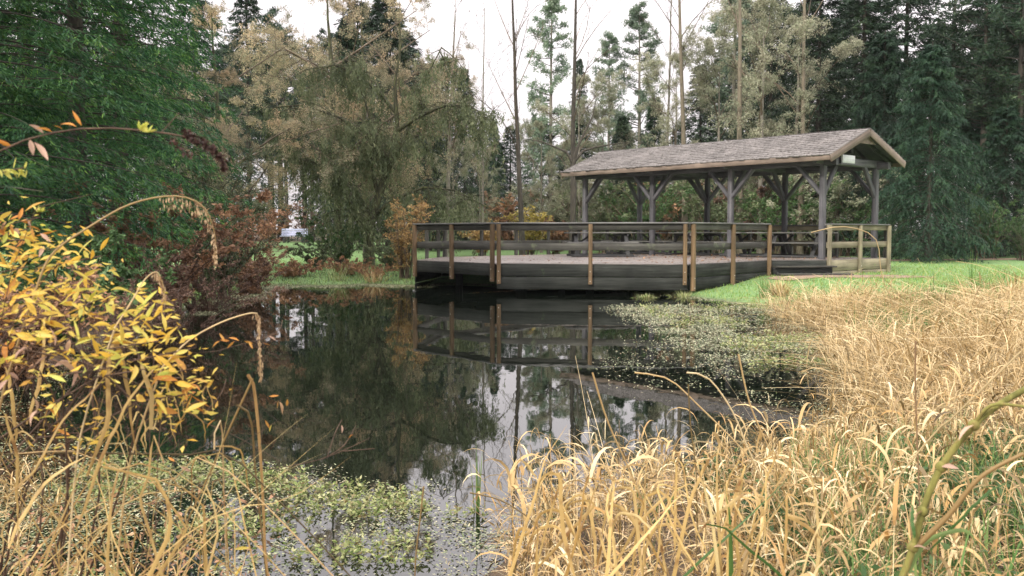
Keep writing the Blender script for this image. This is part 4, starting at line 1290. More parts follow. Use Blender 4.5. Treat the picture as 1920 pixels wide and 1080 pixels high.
tag(g.obj('straw_litter', leaf_mat('straw_litter', [(.12, .08, .04), (.30, .21, .11), (.50, .37, .20), (.68, .54, .34), (.34, .19, .08), (.22, .19, .12)], .2)), 'broken straw lying every way among the dead grass', 'straw litter', kind='stuff')
# long stems fallen outwards over the weed mats and lying across the heap
g = Geo()
X, Y = scatter(9000, 1.2, 7.5, 6.4, 17.5, lambda x, y: in_view(x, y) & (np.abs(pond_sd(x, y) - .25) < .5) & (U(0, 1, len(x)) < .22))
n = len(X); P = blade_paths(np.stack([X, Y, np.maximum(height(X, Y), 0) + U(.05, .28, n)], 1), math.pi + rng.normal(0, .7, n), U(.4, 1.3, n), U(1.2, 1.55, n), U(0, .35, n), 6)
g.ribbons(P, blade_side(U(0, 6.28, n), U(-1, 1, n)), np.linspace(1, .4, 6)[None] * U(.004, .008, n)[:, None])
X, Y = scatter(2600, 3.5, 9.5, 9, 17.0, lambda x, y: in_view(x, y) & (y < 16.6 - np.clip(x - 5, 0, 5) * .95) & (pond_sd(x, y) > .3))
n = len(X); P = blade_paths(np.stack([X, Y, height(X, Y) + U(.15, .4, n)], 1), U(0, 6.28, n), U(.5, 1.3, n), U(1.0, 1.6, n), U(0, .4, n), 6)
g.ribbons(P, blade_side(U(0, 6.28, n), U(-1, 1, n)), np.linspace(1, .4, 6)[None] * U(.005, .011, n)[:, None])
tag(g.obj('fallen_stems', M['straw_pale']), 'long pale stems lying over the weed mats and the matted grass', 'dry stems', kind='stuff')
# dead grass and leaf scraps on the near left bank
g = Geo()
X, Y = scatter(5200, -3.4, -.9, 2.2, 5.6, lambda x, y: in_view(x, y) & (pond_sd(x, y) > -.35 - .5 * fbm(x, y, .7)) & (U(0, 1, len(x)) < .55))
stalks(g, X, Y, .08, .45, .0018, 2, .15, .007, lean=(.1, 1.3), curl=(0, 1.4), sagl=(1.0, 3.2))
n = 2600; X, Y = scatter(n, -2.6, -.8, 2.0, 3.6, lambda x, y: in_view(x, y)); n = len(X)
C = np.stack([X, Y, np.maximum(height(X, Y), 0) + U(.02, .55, n)], 1); D = rand_dirs(n, -1, .5); lf = U(.012, .038, n)
g.leaves(C, D, side_of(D), lf, lf * U(.25, .5, n), 1, cup=.12)
tag(g.obj('left_bank_grass', [M['straw'], M['rust']]), 'dead grass and scraps of brown leaves on the near left bank', 'dry grass', kind='stuff')
# tall thin stalks through both beds
g = Geo()
X, Y = scatter(700, .2, 9, 3.0, 16, lambda x, y: in_view(x, y) & (pond_sd(x, y) > -.4))
stalks(g, X, Y, .45, .85, .0018, 1, .16, .007, lean=(0, .9), curl=(0, 1.1))
tag(g.obj('grass_stems', M['straw_pale']), 'thin tall dry stems standing out of the dead grass', 'dry stems', kind='stuff')
# olive and brown undergrowth between the dead stalks
g = Geo()
X, Y = scatter(60000, 0, 10, 2.2, 17.0, lambda x, y: in_view(x, y) & (y < 16.8 - np.clip(x - 5, 0, 5) * .95) & (pond_sd(x, y) > -.05) & (U(0, 1, len(x)) < .5 + .3 * (x > .55 + .22 * y)))
grass(g, X, Y, .06, .26, .006, (.2, 1.5), (0, 1.4), K=4)
tag(g.obj('undergrowth', leaf_mat('olive_undergrowth', [(.035, .03, .014), (.08, .065, .028), (.08, .11, .035), (.18, .13, .06)], .15)), 'olive brown low undergrowth beneath the dead grass', 'ground cover', kind='stuff')
# green shoots in the bed
g = Geo()
X, Y = scatter(16000, .6, 7, 2.2, 9, lambda x, y: in_view(x, y) & (pond_sd(x, y) > -.1) & (fbm(x + 9, y, 1.1) > .46) & (U(0, 1, len(x)) < .25 + .6 * (x > .5 + .22 * y)))
grass(g, X, Y, .08, .36, .0045, (0, 1.0), (0, 1.5))
X, Y = scatter(5000, .8, 3.4, 2.0, 5.6, lambda x, y: in_view(x, y) & (x > .42 + .2 * y) & (fbm(x, y, .5) > .42))
grass(g, X, Y, .18, .48, .006, (0, .8), (0, 1.3))
X, Y = scatter(7000, 4, 11, 11, 19, lambda x, y: in_view(x, y) & (pond_sd(x, y) > .1) & (fbm(x, y + 7, 1.4) > .56))
grass(g, X, Y, .2, .55, .010, (0, .5), (0, .9))
tag(g.obj('green_shoots', M['green_blade']), 'green grass blades pushing through the dead grass', 'green grass', kind='stuff')
# lawn blades towards the camera side of the lawn
g = Geo()
X, Y = scatter(125000, -9, 17, 12.0, 42, lambda x, y: in_view(x, y) & (y > 16.9 - np.clip(x - 5, 0, 5) * .95 - .9 * fbm(x, y, .7)) & (pond_sd(x, y) > .0) & (~in_poly(x, y, poly)) & (U(0, 1, len(x)) < np.clip((42 - y) / 18, .1, 1)) & ~((x > 12.5) & (y > 36.2) & (y < 40.5)) & ~((x > 7.3) & (x < 10.3) & (y > 24.0) & (y < 25.6) & (fbm(x, y, 1) > .4)))
grass(g, X, Y, .03, .085, .014, (0, .6), (0, .8), K=3)
tag(g.obj('lawn_grass', M['lawn']), 'short bright green grass on the lawn round the deck', 'grass', kind='stuff')
g = Geo()
X, Y = scatter(9000, -8, -2.2, 26, 33, lambda x, y: (pond_sd(x, y) > -.15))
grass(g, X, Y, .03, .15, .010, (0, .9), (0, 1.4), K=4)
tag(g.obj('bank_grass', M['greyb']), 'low grey green grass along the far left bank of the pond', 'grass', kind='stuff')


# tufts of sedge on the bank
def tuft(px, D, h, label, n=60, mat='green_blade', spread=.12, wd=.012, lean=(0, .5), curl=(0, .9), cat='grass tuft'):
    x = at(px, D); g = Geo(); a = U(0, 6.28, n); r = U(0, spread, n)
    P = blade_paths(np.stack([np.cos(a) * r, np.sin(a) * r, np.zeros(n)], 1), a, U(h * .5, h, n), U(*lean, n), U(*curl, n), 6)
    s = np.linspace(0, 1, 6); W = (wd * U(.6, 1.3, n))[:, None] * np.clip(1.1 * (1 - s ** 2), .06, 1)[None]
    g.ribbons(P, blade_side(a, U(-.5, .5, n)), W)
    o = g.obj('grass_tuft', M[mat]); o.location = (x, D, max(H(x, D), -.02))
    return tag(o, label, cat)


tuft(1432, 20.4, .62, 'upright green sedge tuft on the bank right of the deck', 40, lean=(0, .3))
tuft(1465, 20.6, .48, 'rounded brown sedge hummock beside the green tuft', 260, 'straw', .22, .012, (0, .9), (0, 1.6))
tuft(1285, 21.9, .25, 'low pale grass tuft hanging into the water at the deck corner', 120, 'weed', .4, .014, (.3, 1.2), (0, 1.4))
tuft(1210, 21.6, .18, 'small weedy tuft floating in front of the deck', 150, 'weed', .25, .014, (.3, 1.2), (0, 1.4))
tuft(635, 27.6, .8, 'pale yellow sedge tuft on the far left bank', 60, 'weed', .3, .012, (.1, .9), (0, .8))
tuft(700, 27.7, .6, 'rusty sedge tuft left of the deck corner', 90, 'straw', .4, .014, (.1, .9), (0, .8))
tuft(893, 5.0, .42, 'narrow green and yellow reed clump standing in the near water', 9, 'green_blade', .02, .010, (0, .1), (0, .1))
tuft(1825, 18.0, .9, 'tall dark green reed blades at the right above the dead grass', 14, 'green_blade', .10, .016, (0, .15), (0, .2))
tuft(1905, 16.5, .6, 'rusty dock leaves and blades at the right edge of the bank', 50, 'straw', .3, .02, (0, .5), (0, .8))

# ------------------------------------------------------------------ floating weed
def weed_zone(x, y):
    """0..1 cover of the pond surface"""
    sd = pond_sd(x, y)
    a = sm((5.6 - y - .5 * (x + .4) + .9 * (fbm(x, y, .7) - .5)) / .9)                    # near foot of the pond
    b = (.35 + .65 * sm((y - 9.5) / 3)) * sm((x - (.3 + .10 * y) - (fbm(x, y * .6, 1.3) - .5) * 1.9 + .25) / 1.0) * sm((20.0 - y) / 1.5) * sm((y - 5.6) / 1.0) * (.22 + .78 * sm((fbm(x + 11, y * .55, 1.3) - .40) / .12))
    c = sm((sd + 1.3) / 1.0) * (x < -2) * (y > 17) * 1.0
    d = sm((sd + .7) / .7) * .5
    return np.clip(np.maximum(np.maximum(a, b), np.maximum(c, d)), 0, 1)


g = Geo(); g2 = Geo()
X, Y = scatter(520000, -6.8, 5.5, 3.2, 27.4, lambda x, y: in_view(x, y) & (pond_sd(x, y) < .05) & (U(0, 1, len(x)) < weed_zone(x, y) * (.22 + 1.2 * (fbm(x, y * .7, .45) > .45)) * .8))
n = len(X); print('floating', n)
sz = np.clip(.008 + Y * .0016, .013, .036)
Dd = unit(np.stack([U(-1, 1, n), U(-1, 1, n), U(-.02, .22, n)], 1)); Sd = unit(np.cross(Dd, np.tile((0, 0, 1.0), (n, 1)) + U(-.25, .25, (n, 3))))
g.leaves(np.stack([X, Y, U(.001, .010, n)], 1), Dd, Sd, sz * U(.7, 1.6, n), sz * U(.35, .8, n))
X, Y = scatter(70000, -3.2, 1.6, 3.1, 7.2, lambda x, y: in_view(x, y) & (pond_sd(x, y) < .05) & (U(0, 1, len(x)) < weed_zone(x, y) * (.05 + .95 * (fbm(x, y * .7, .5) > .54)) * .8))
n = len(X)
Dd = unit(np.stack([U(-1, 1, n), U(-1, 1, n), U(-.02, .15, n)], 1)); Sd = unit(np.cross(Dd, np.tile((0, 0, 1.0), (n, 1)) + U(-.2, .2, (n, 3))))
g.leaves(np.stack([X, Y, U(.001, .008, n)], 1), Dd, Sd, U(.012, .035, n), U(.006, .014, n))
tag(g.obj('floating_weed', M['weed_pale']), 'pale floating pond weed in broken mats on the dark water', 'pond weed', kind='stuff')
# leafy sprigs that stand a little out of the near water
X, Y = scatter(5200, -2.6, 1.2, 3.2, 6.2, lambda x, y: in_view(x, y) & (pond_sd(x, y) < .1) & (weed_zone(x, y) > .5) & (fbm(x + 3, y, .42) > .53))
n = len(X); nl = 9
hh = U(.02, .085, n); q = U(0, 1, (n, nl)); lean = U(-.5, .5, (n, 2))
C = np.stack([X[:, None] + lean[:, :1] * hh[:, None] * q, Y[:, None] + lean[:, 1:] * hh[:, None] * q, hh[:, None] * q], -1).reshape(-1, 3)
Dd = unit(rand_dirs(len(C), -.1, .8)); lf = U(.014, .036, len(C))
g2.leaves(C, Dd, side_of(Dd), lf, lf * U(.25, .5, len(C)), cup=.08)
X, Y = scatter(2500, 2.5, 5.2, 9, 19.5, lambda x, y: (pond_sd(x, y) < .1) & (weed_zone(x, y) > .5) & (fbm(x + 3, y, .8) > .52))
n = len(X); hh = U(.03, .10, n); q = U(0, 1, (n, 5))
C = np.stack([np.repeat(X[:, None], 5, 1), np.repeat(Y[:, None], 5, 1), hh[:, None] * q], -1).reshape(-1, 3) + U(-.04, .04, (n * 5, 3)) * (1, 1, .1)
Dd = unit(rand_dirs(len(C), -.1, .8)); lf = U(.03, .06, len(C)); g2.leaves(C, Dd, side_of(Dd), lf, lf * .4, cup=.08)
tag(g2.obj('water_plants', M['weed']), 'bright green leafy water plants standing out of the near shallows', 'water plants', kind='stuff')
# low tangle of herbs on the near left bank and at the lower right
g = Geo()
X, Y = scatter(9000, -4, -1.0, 2.2, 7, lambda x, y: in_view(x, y) & (pond_sd(x, y) > -.25))
n = len(X); nl = 5; hh = U(.04, .22, n); q = U(0, 1, (n, nl))
C = np.stack([X[:, None] + U(-.04, .04, (n, nl)), Y[:, None] + U(-.04, .04, (n, nl)), np.maximum(height(X, Y), 0)[:, None] + hh[:, None] * q], -1).reshape(-1, 3)
Dd = rand_dirs(len(C), -.3, .8); lf = U(.02, .05, len(C)); g.leaves(C, Dd, side_of(Dd), lf, lf * .45, cup=.08)
X, Y = scatter(9000, 1.0, 3.6, 2.0, 5.5, lambda x, y: in_view(x, y) & (fbm(x, y + 4, .9) > .42))
n = len(X); hh = U(.04, .3, n); q = U(0, 1, (n, nl))
C = np.stack([X[:, None] + U(-.04, .04, (n, nl)), Y[:, None] + U(-.04, .04, (n, nl)), height(X, Y)[:, None] + hh[:, None] * q], -1).reshape(-1, 3)
Dd = rand_dirs(len(C), -.3, .8); lf = U(.02, .05, len(C)); g.leaves(C, Dd, side_of(Dd), lf, lf * .5, cup=.08)
tag(g.obj('ground_herbs', M['greenb']), 'dark green low herbs covering the near banks', 'ground cover', kind='stuff')

# ------------------------------------------------------------------ foreground plants, left
def w3(px, py, D):
    return np.array([at(px, D), D, EYE + (436 - py) * D / FOCAL])


def smooth_path(pts, K):
    pts = np.asarray(pts, float)
    d = np.r_[0, np.cumsum(np.linalg.norm(np.diff(pts, axis=0), axis=1))]; d /= d[-1]
    t = np.linspace(0, 1, K)
    # Catmull-Rom
    out = []
    for u in t:
        i = min(np.searchsorted(d, u, 'right') - 1, len(pts) - 2); f = (u - d[i]) / (d[i + 1] - d[i] + 1e-9)
        p0 = pts[max(i - 1, 0)]; p1 = pts[i]; p2 = pts[i + 1]; p3 = pts[min(i + 2, len(pts) - 1)]
        out.append(.5 * ((2 * p1) + (-p0 + p2) * f + (2 * p0 - 5 * p1 + 4 * p2 - p3) * f * f + (-p0 + 3 * p1 - 3 * p2 + p3) * f ** 3))
    return np.array(out)


def rooted(p, spread=.12):
    """carry the lower end of a foreground stem on down to the ground"""
    p = [np.asarray(q, float) for q in p]
    rev = p[0][2] < p[-1][2]
    if rev: p = p[::-1]
    e, b = p[-1], p[-2]
    if e[2] < 1.05 and e[2] > .25:
        d = (e - b) / (np.linalg.norm(e - b) + 1e-6)
        run_ = min(.75, (e[2] - .1) / max(abs(d[2]), .35) * .85)
        gx_, gy_ = e[0] + d[0] * run_ + R.uniform(-spread, spread) * .4, e[1] + R.uniform(.0, .12)
        gz_ = max(H(gx_, gy_), -.02)
        p.append(np.array([e[0] * .45 + gx_ * .55, (e[1] + gy_) / 2, gz_ + (e[2] - gz_) * .5]))
        p.append(np.array([gx_, gy_, gz_ - .02]))
    return p[::-1] if rev else p


# one leaf mesh: folded, pointed blade with a curl; length 1 along x
def leaf_mesh(name, mat, w=.30, fold=.10, curl=.12):
    prof = [(0, .0), (.12, .35), (.3, .85), (.5, 1.0), (.72, .75), (.88, .38), (1.0, .0)]
    Vv, Fq, Ft = [], [], []
    for x, k in prof:
        zc = -curl * x * x
        Vv += [(x, -w / 2 * k, zc + fold * k * .5), (x, 0, zc), (x, w / 2 * k, zc + fold * k * .5)]
    for i in range(len(prof) - 1):
        a = i * 3
        Fq += [(a, a + 1, a + 4, a + 3), (a + 1, a + 2, a + 5, a + 4)]
    g = Geo(); g.add(Vv, Fq)
    return g.mesh(name, mat, smooth=True)


LM = {'y': [leaf_mesh('leaf', M['yleaf'], .26, .12, .12), leaf_mesh('leaf', M['yleaf'], .22, .10, .35), leaf_mesh('leaf', M['yleaf'], .31, .16, -.08), leaf_mesh('leaf', M['yleaf'], .24, .2, .6)],
      'g': [leaf_mesh('leaf', M['gleaf'], .30, .10, .1), leaf_mesh('leaf', M['gleaf'], .34, .12, -.1)],
      'o': [leaf_mesh('leaf', M['oleaf'], .28, .16, .35), leaf_mesh('leaf', M['oleaf'], .24, .1, -.2)],
      'p': [leaf_mesh('leaf', M['pleaf'], .34, .2, .3), leaf_mesh('leaf', M['pleaf'], .28, .2, .5)]}


def put_leaf(parent, kind, pos, d, size, roll=None, plabel=None):
    d = Vector(d).normalized(); roll = R.uniform(-1.3, 1.3) if roll is None else roll
    upv = Vector((0, 0, 1)) if abs(d.z) < .9 else Vector((1, 0, 0))
    y = upv.cross(d).normalized(); z = d.cross(y)
    mt = Matrix((d, y, z)).transposed() @ Matrix.Rotation(roll, 3, 'X')
    mt = mt.to_4x4() @ Matrix.Diagonal((size, size, size, 1)); mt.translation = Vector(pos) - parent.location
    o = link('leaf', R.choice(LM[kind]), parent); o.matrix_local = mt
    if plabel: o['label'] = plabel
    return o


def stem_obj(parent, pts, r0, r1, mat, K=14, sides=6, name='stem'):
    P = smooth_path(pts, K); g = Geo(); g.tubes((P - np.array(parent.location))[None], np.linspace(r0, r1, K)[None], sides)
    g.obj(name, M[mat], parent, smooth=True)
    return P


# the yellow leaved shrub
sh = empty('yellow_leaved_shrub', (-1.3, 2.15, .25), 0, 'shrub with clusters of long yellow leaves at the left edge', 'shrub')
clusters = [  # px, py, distance, number, kind weights
    (150, 480, 2.2, 8, 'yyyg'), (60, 510, 2.1, 10, 'yyy'), (20, 560, 2.0, 11, 'yyyo'), (110, 540, 2.1, 11, 'yyyy'), (60, 590, 2.0, 11, 'yyy'),
    (150, 580, 2.1, 10, 'yyg'), (185, 555, 2.15, 6, 'gyy'), (240, 590, 2.05, 9, 'yyg'), (290, 600, 2.1, 7, 'ygg'), (250, 640, 2.0, 11, 'yyg'),
    (310, 655, 2.0, 9, 'yyy'), (190, 640, 2.05, 9, 'yyy'), (120, 640, 2.0, 10, 'yyg'), (160, 690, 1.95, 7, 'yyg'), (330, 690, 2.0, 9, 'yyo'),
    (340, 730, 2.05, 8, 'oyy'), (310, 740, 2.0, 7, 'yyy'), (30, 640, 1.95, 8, 'yyo'), (90, 700, 2.0, 7, 'ppp'), (40, 700, 1.9, 5, 'pyp'),
    (15, 610, 1.9, 7, 'yyy'), (350, 770, 2.1, 6, 'oo'), (110, 800, 2.1, 6, 'oy'), (160, 830, 2.1, 5, 'yo'), (10, 500, 2.1, 9, 'yy'), (35, 455, 2.15, 7, 'yyo'), (10, 430, 2.1, 5, 'yop'), (95, 470, 2.2, 7, 'yy'), (240, 690, 1.95, 6, 'yyg')]
nodes = []
for cx, cy, D, k, kinds in clusters:
    c = w3(cx, cy, D); nodes.append(c)
    ax_ = np.array([R.uniform(-.2, 1.0), R.uniform(-.5, .3), R.uniform(-.2, .8)]); ax_ /= np.linalg.norm(ax_)
    for q in range(round(k * 1.2)):
        d = ax_ * R.uniform(.2, 1.0) + np.array([R.gauss(0, .6), R.gauss(0, .45), R.gauss(.0, .5)])
        p = c + ax_ * R.uniform(-.05, .05) + np.array([R.gauss(0, .024), R.gauss(0, .04), R.gauss(0, .020)])
        put_leaf(sh, R.choice(kinds), p, d, R.uniform(.027, .054))
g = Geo()
for c in nodes:
    n = 24; Cn = c + rng.normal(0, 1, (n, 3)) * np.array([.045, .05, .035]) - np.array(sh.location); D = rand_dirs(n, -.5, .7); lf = U(.012, .030, n)
    g.leaves(Cn, D, side_of(D), lf, lf * U(.22, .4, n), 0, cup=.1)
o = g.obj('small_leaves', M['yleaf'], sh); o['kind'] = 'stuff'
for i, c in enumerate(nodes):
    base = np.array([-1.55 + R.uniform(-.35, .35), 2.3 + R.uniform(-.2, .3), .25])
    mid = (base + c) / 2 + np.array([R.uniform(-.15, .1), R.uniform(-.05, .05), R.uniform(.05, .18)])
    if i % 2 == 0 or i in (9, 13):
        stem_obj(sh, [base, mid, c - np.array([.05, 0, .01]), c + np.array([.05, 0, .0])], .0042, .0014, 'twig_red', 12, 5)
    else:
        n0 = nodes[i - 1]; stem_obj(sh, [n0 - np.array([.06, 0, .03]), (n0 + c) / 2, c, c + np.array([.03, 0, .02])], .002, .0010, 'twig_red', 8, 4, 'twig')

# arching twig across the upper left with its dried flower spike
tw_ = empty('arching_twig', tuple(w3(0, 292, 1.8)), 0, 'bare brown twig arching over the left with a dark dried flower spike', 'twig')
P = stem_obj(tw_, [np.array([-1.75, 1.9, .2]), np.array([-1.55, 1.85, .9]), w3(-260, 420, 1.8), w3(-160, 350, 1.8), w3(-40, 305, 1.8), w3(60, 262, 1.8), w3(160, 243, 1.8), w3(250, 244, 1.82), w3(310, 252, 1.82), w3(352, 253, 1.82), w3(372, 262, 1.82)], .0036, .0015, 'twig_red', 40, 7)
g = Geo(); sp_ = smooth_path([w3(350, 250, 1.82), w3(378, 268, 1.82), w3(402, 282, 1.82), w3(418, 300, 1.82), w3(424, 321, 1.82)], 30)
n = 520; ix = U(0, 29, n); i0 = np.minimum(ix.astype(int), 28); f = (ix - i0)[:, None]
C = sp_[i0] * (1 - f) + sp_[i0 + 1] * f + rand_dirs(n) * (np.interp(ix, [0, 8, 22, 29], [.008, .011, .007, .003]) * U(.3, 1, n))[:, None]
D = rand_dirs(n); g.leaves(C - np.array(tw_.location), D, side_of(D), U(.004, .010, n), U(.003, .007, n))
g.obj('flower_spike', M['spike'], tw_)
g = Geo(); sp2 = np.array([w3(330 + k * 7, 268 + k * 7 + R.uniform(-3, 3), 1.82) for k in range(5)]); g.tubes((sp2 - np.array(tw_.location))[None], np.full((1, 5), .0012), 4)
C = np.repeat(sp2, 16, 0) + U(-.005, .005, (80, 3)); D = rand_dirs(80); g.leaves(C - np.array(tw_.location), D, side_of(D), .007, .005)
g.obj('side_spike', M['spike'], tw_)
g = Geo(); g.tubes((smooth_path([w3(308, 250, 1.82), w3(322, 235, 1.82), w3(342, 214, 1.82)], 6) - np.array(tw_.location))[None], np.full((1, 6), .0009), 4); g.obj('side_twig', M['twig_red'], tw_)
for (px, py, dx, dz, sz, kd) in ((160, 238, -.6, .8, .034, 'o'), (150, 240, -.9, .45, .030, 'o'), (88, 252, -.7, .6, .030, 'p'), (105, 250, -.6, .35, .026, 'o'), (125, 246, -.5, .5, .018, 'o'),
                                (30, 276, -1, .35, .034, 'o'), (14, 270, -1, .1, .03, 'o'), (70, 268, .7, -.8, .042, 'p'), (62, 262, .2, -.9, .03, 'p')):
    put_leaf(tw_, kd, w3(px, py, 1.8), (dx, R.uniform(-.3, .3), dz), sz, None, 'curled rusty leaf')
for (px, py, k, s0) in ((268, 246, 9, .020), (282, 250, 7, .020)):
    for q in range(k):
        put_leaf(tw_, 'g', w3(px, py, 1.81), (R.uniform(-.7, 1), R.uniform(-.5, .5), R.uniform(.0, 1.0)), R.uniform(.7, 1.2) * s0, None, 'lime green young leaf')
# second small lime sprig at the far left
tw2 = empty('lime_leaf_twig', tuple(w3(0, 318, 1.8)), 0, 'short twig with lime green leaves at the left edge', 'twig')
stem_obj(tw2, [np.array([-1.70, 1.95, .2]), np.array([-1.45, 1.85, 1.0]), w3(-90, 330, 1.8), w3(-20, 322, 1.8), w3(30, 316, 1.8), w3(55, 314, 1.8)], .002, .0011, 'twig_red', 10, 5)
for q in range(13):
    put_leaf(tw2, 'g', w3(5 + q * 4.2, 318, 1.8), (R.uniform(-.3, 1), R.uniform(-.4, .4), R.choice([-1, 1]) * R.uniform(.2, 1.0)), R.uniform(.016, .026))
tw3 = empty('bare_twig', tuple(w3(0, 366, 1.9)), 0, 'thin grey bare twig at the left edge above the yellow leaves', 'twig')
stem_obj(tw3, [np.array([-1.65, 2.0, .2]), np.array([-1.40, 1.95, 1.0]), w3(-60, 362, 1.9), w3(0, 366, 1.9), w3(40, 365, 1.9), w3(58, 356, 1.9), w3(84, 359, 1.9)], .002, .0008, 'bark_grey', 12, 5)
tw4 = empty('bare_twig', tuple(w3(75, 405, 1.9)), 0, 'dark thin twig rising behind the yellow leaves with a crumpled tip', 'twig')
stem_obj(tw4, [np.array([-1.30, 2.1, .2]), np.array([-1.15, 2.0, .9]), w3(40, 440, 1.9), w3(90, 402, 1.9), w3(120, 383, 1.9), w3(148, 363, 1.9), w3(178, 364, 1.9)], .0016, .0007, 'twig_red', 12, 5)
for q in range(7): put_leaf(tw4, 'g', w3(76 + R.uniform(-6, 6), 398, 1.9), (R.uniform(-1, 1), R.uniform(-.4, .4), R.uniform(.2, 1)), R.uniform(.012, .02))
tw5 = empty('leafy_twig', tuple(w3(20, 430, 2.0)), 0, 'twig with curled orange and pale pink leaves above the yellow ones', 'twig')
stem_obj(tw5, [np.array([-1.60, 2.1, .2]), np.array([-1.45, 2.05, .9]), w3(-80, 470, 2.0), w3(0, 440, 2.0), w3(50, 415, 2.0), w3(75, 408, 2.0)], .0022, .001, 'twig_red', 10, 5)
for q in range(20): put_leaf(tw5, R.choice('oopg'), w3(R.uniform(-10, 85), 440 - R.uniform(0, 34), 2.0), (R.uniform(-.8, 1), R.uniform(-.4, .4), R.uniform(-1, .6)), R.uniform(.022, .036))


# arching grass stalks with seed heads
def arch_grass(pts, D, label, r0=.0022, head=None, mat='straw_pale', name='grass_stalk'):
    root = empty(name, tuple(w3(*pts[0], D)), 0, label, 'grass stalk', 'single dry stalks')
    P = smooth_path(rooted([w3(a, b, D + .02 * i) for i, (a, b) in enumerate(pts)]) if head is None else [w3(a, b, D + .02 * i) for i, (a, b) in enumerate(pts)], 26)
    if head is not None:      # keep the seed head where it is, and root the stem separately
        e = w3(*pts[0], D); q = e + np.array([-.12, .05, -.35]); gq = np.array([q[0] - .1, q[1] + .05, 0]); gq[2] = max(H(gq[0], gq[1]), -.02) - .02
        LS = smooth_path([e, (e + q) / 2 + np.array([-.02, 0, -.02]), q, (q + gq) / 2, gq], 14)
        gl = Geo(); gl.tubes((LS - np.array(root.location))[None], np.linspace(r0, r0 * 1.3, 14)[None], 5); gl.obj('lower_stem', M[mat], root, smooth=True)
    g = Geo(); g.tubes((P - np.array(root.location))[None], np.linspace(r0, r0 * .45, 26)[None], 5)
    g.obj('stem', M[mat], root, smooth=True)
    if head:
        t0, ln, dens, drop = head
        n = dens; t = U(t0, 1.0, n) * 25; i0 = np.minimum(t.astype(int), 24); f = (t - i0)[:, None]
        C = P[i0] * (1 - f) + P[i0 + 1] * f
        C = C + np.stack([U(-.004, .004, n), U(-.006, .006, n), -U(0, 1, n) ** 1.5 * drop], 1)
        Dn = unit(np.stack([U(-.3, .3, n), U(-.3, .3, n), -np.ones(n)], 1))
        g = Geo(); g.leaves(C - np.array(root.location), Dn, side_of(Dn), U(.006, .014, n), U(.002, .004, n))
        g.obj('seed_head', M['seed'], root)
    return root


arch_grass([(60, 560), (95, 480), (170, 425), (250, 382), (330, 368), (380, 385), (402, 430), (405, 478)], 2.0, 'long arching dry grass stalk with drooping seed head over the left', .0028, (.62, 0, 170, .03))
arch_grass([(215, 610), (245, 565), (270, 525), (293, 510), (305, 535), (307, 562)], 2.0, 'short arching dry stalk above the yellow leaves', .002, (.6, 0, 90, .012))
arch_grass([(300, 690), (350, 640), (410, 606), (465, 588), (482, 592), (484, 640), (486, 712)], 2.2, 'bent dry stalk with a long hanging seed head right of the yellow leaves', .0024, (.58, 0, 200, .004))
arch_grass([(462, 705), (470, 712), (478, 780), (484, 880), (488, 990), (492, 1075)], 2.3, 'upright pale straw with a sharp bend left of centre', .0042, None, 'straw')
arch_grass([(470, 712), (452, 750), (428, 800), (405, 850), (380, 905)], 2.3, 'broken dry straw leaning left from the upright one', .0026, None, 'straw')
arch_grass([(0, 856), (120, 853), (240, 855), (380, 858), (440, 868)], 2.1, 'long dry stalk lying level across the lower left', .0026, None, 'straw')
arch_grass([(440, 762), (455, 768), (466, 790), (470, 830), (474, 900)], 2.3, 'curled narrow dry leaf stalk beside the upright straw', .003, None, 'straw')
arch_grass([(395, 850), (398, 800), (408, 792), (412, 830), (412, 900)], 2.3, 'small hooked dry stalk left of the upright straw', .0022, None, 'straw')
arch_grass([(410, 880), (300, 915), (200, 880), (130, 850), (20, 855)], 2.0, 'slack dry stalk sagging across the lower left', .0022, None, 'straw')
arch_grass([(1112, 700), (1140, 790), (1180, 880), (1230, 1000), (1260, 1090)], 2.9, 'tall thin stalk left of the golden clump, leaning left', .0030, None, 'straw_pale')
arch_grass([(1192, 700), (1255, 712), (1310, 760), (1400, 850), (1450, 920)], 3.0, 'long stalk arching left over the weed mats', .0026, None, 'straw_pale')
arch_grass([(1290, 700), (1330, 710), (1375, 770), (1410, 850), (1460, 960)], 3.0, 'arching stalk with a pale node right of centre', .0028, None, 'straw_pale')
arch_grass([(1387, 665), (1410, 760), (1450, 850), (1490, 940), (1500, 1050)], 2.9, 'tall thin stalk rising highest right of centre', .0028, None, 'straw_pale')
arch_grass([(1293, 722), (1298, 800), (1310, 900), (1312, 1050)], 3.0, 'short straight vertical stalk between two arching ones', .0024, None, 'straw_pale')
arch_grass([(1720, 640), (1722, 730), (1730, 860), (1742, 1050)], 2.9, 'straight brown stalk at the right in front of the matted grass', .0030, None, 'seed')
arch_grass([(1520, 420 + 16), (1580, 425), (1640, 447), (1655, 520), (1690, 600)], 6.5, 'thin curved stalk crossing in front of the right railing', .004, None, 'straw_pale')
arch_grass([(792, 918), (785, 980), (775, 1075)], 3.0, 'short pale straw standing in the near water weed', .003, None, 'straw_pale')
arch_grass([(880, 930), (940, 945), (1000, 985), (1040, 1030)], 3.4, 'thin straw lying over the near water edge', .003, None, 'straw_pale')
arch_grass([(1920, 660), (1840, 740), (1790, 790), (1740, 840)], 2.6, 'long pale stalk slanting down from the right edge', .003, None, 'straw_pale')


